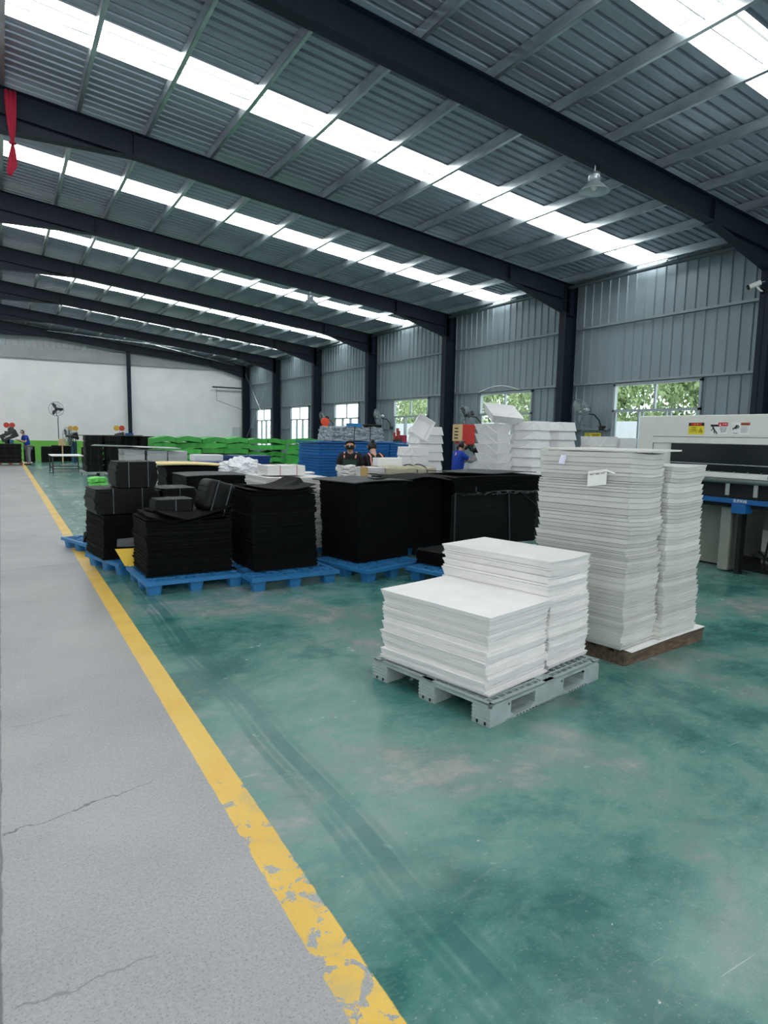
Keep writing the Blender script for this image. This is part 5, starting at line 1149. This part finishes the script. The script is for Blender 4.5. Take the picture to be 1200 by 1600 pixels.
covered(2.98, 38.2, .5, .82, 'black wrapped pile behind the white-topped table'); covered(3.85, 37, .5, .78, 'black wrapped pile right of the far blue machine')
proto = bundle('black strapped bundle in the far left stack under the tilted case', 0, 0, 0, 0, 1.3, .8, .2, straps=3, smat=darkstrap, seed=22, group='bundles in the far left stack')
for i in range(4):
    o = proto if i == 0 else copy_tree(proto); o.location = (.16+random.uniform(-.01, .01), 34.4, .13+.215*i); o.rotation_euler = (0, 0, random.uniform(-.02, .02))
e = empty('wooden_pallet', 'wooden pallet under the far left black stack', 'pallet', (-.55, 34.0, 0))
MB().box(0, 1.4, 0, .85, .09, .12).build('deck', wood, e)
for k in range(4): MB().box(.42*k, .42*k+.12, 0, .85, 0, .09).build('bearer', mat('reddish_wood', (128, 80, 62), .8), e)
e = empty('black_case', 'black case with small white lettering tilted on the far left stack', 'case', (.08, 34.2, 1.04)); e.rotation_euler = (0, rad(-24), 0)
MB().box(0, .72, -.2, .2, 0, .34).build('case_body', mat('case_black', (44, 47, 49), .5), e, bevel=.02)
mb = MB().box(.2, .42, -.206, -.2, .14, .17).box(.13, .17, -.206, -.2, .12, .16).box(.2, .5, -.206, -.2, .19, .2); mb.build('case_lettering', papers, e)
MB().lathe([(.12, -.15), (.14, 0), (.12, .15)], 12, T(.55, 0, .38) @ Rx(pi/2)).build('rolled_end', greyb, e)
o = MB().box(.9, 1.3, 36.2, 36.6, 0, .03).build('white_scrap', papers); tag(o, 'white scrap on the floor beside the far left stack', 'scrap')
def stapler(x, y, lab, c1, c2, H=1.45):
    e = empty('stitching_machine', lab, 'machine', (x, y, 0))
    MB().box(-.13, .13, -.1, .2, 0, H*.72).build('machine_post', mat('machine_teal', (38, 92, 122), .5), e, bevel=.01)
    MB().tube([(-.2, 0, H*.72), (-.12, 0, H*.95), (.1, 0, H), (.2, 0, H*.8)], [.08, .14, .14, .07], 8).box(-.25, -.05, -.1, .0, H*.6, H*.75).build('machine_head', blackp, e)
    for dx, c in ((-.14, c1), (.1, c2)): MB().lathe([(.03, -.03), (.13, -.025), (.13, .025), (.03, .03)], 18, T(dx, -.02, H+.28) @ Rx(pi/2)).build('wire_spool', c, e)
    MB().tube([(0, 0, H), (0, 0, H+.3)], .015, 6).build('spool_arm', galv, e)
stapler(3.25, 37, 'far stitching machine with two yellow spools and a teal post', gaugey, gaugey)
stapler(4.96, 33.5, 'far stitching machine with yellow and red spools behind the black wall', gaugey, gauger, 1.5)
stapler(.42, 37, 'far left stitching machine with two red spools behind the black case', gauger, gauger, 1.55)
o = MB().box(5.2, 5.55, 33.3, 33.6, 1.35, 1.55).build('blue_pack', machine_blue); tag(o, 'blue pack beside the far machine with yellow and red spools', 'pack')
q = MB().box(5.15, 6.3, 33.1, 33.9, 1.28, 1.34); q.box(5.15, 5.25, 33.2, 33.3, 0, 1.28).box(6.2, 6.3, 33.2, 33.3, 0, 1.28).box(5.15, 5.25, 33.7, 33.8, 0, 1.28).box(6.2, 6.3, 33.7, 33.8, 0, 1.28); tag(q.build('far_shelf', greyb), 'high dark shelf behind the black bundle wall', 'shelf')
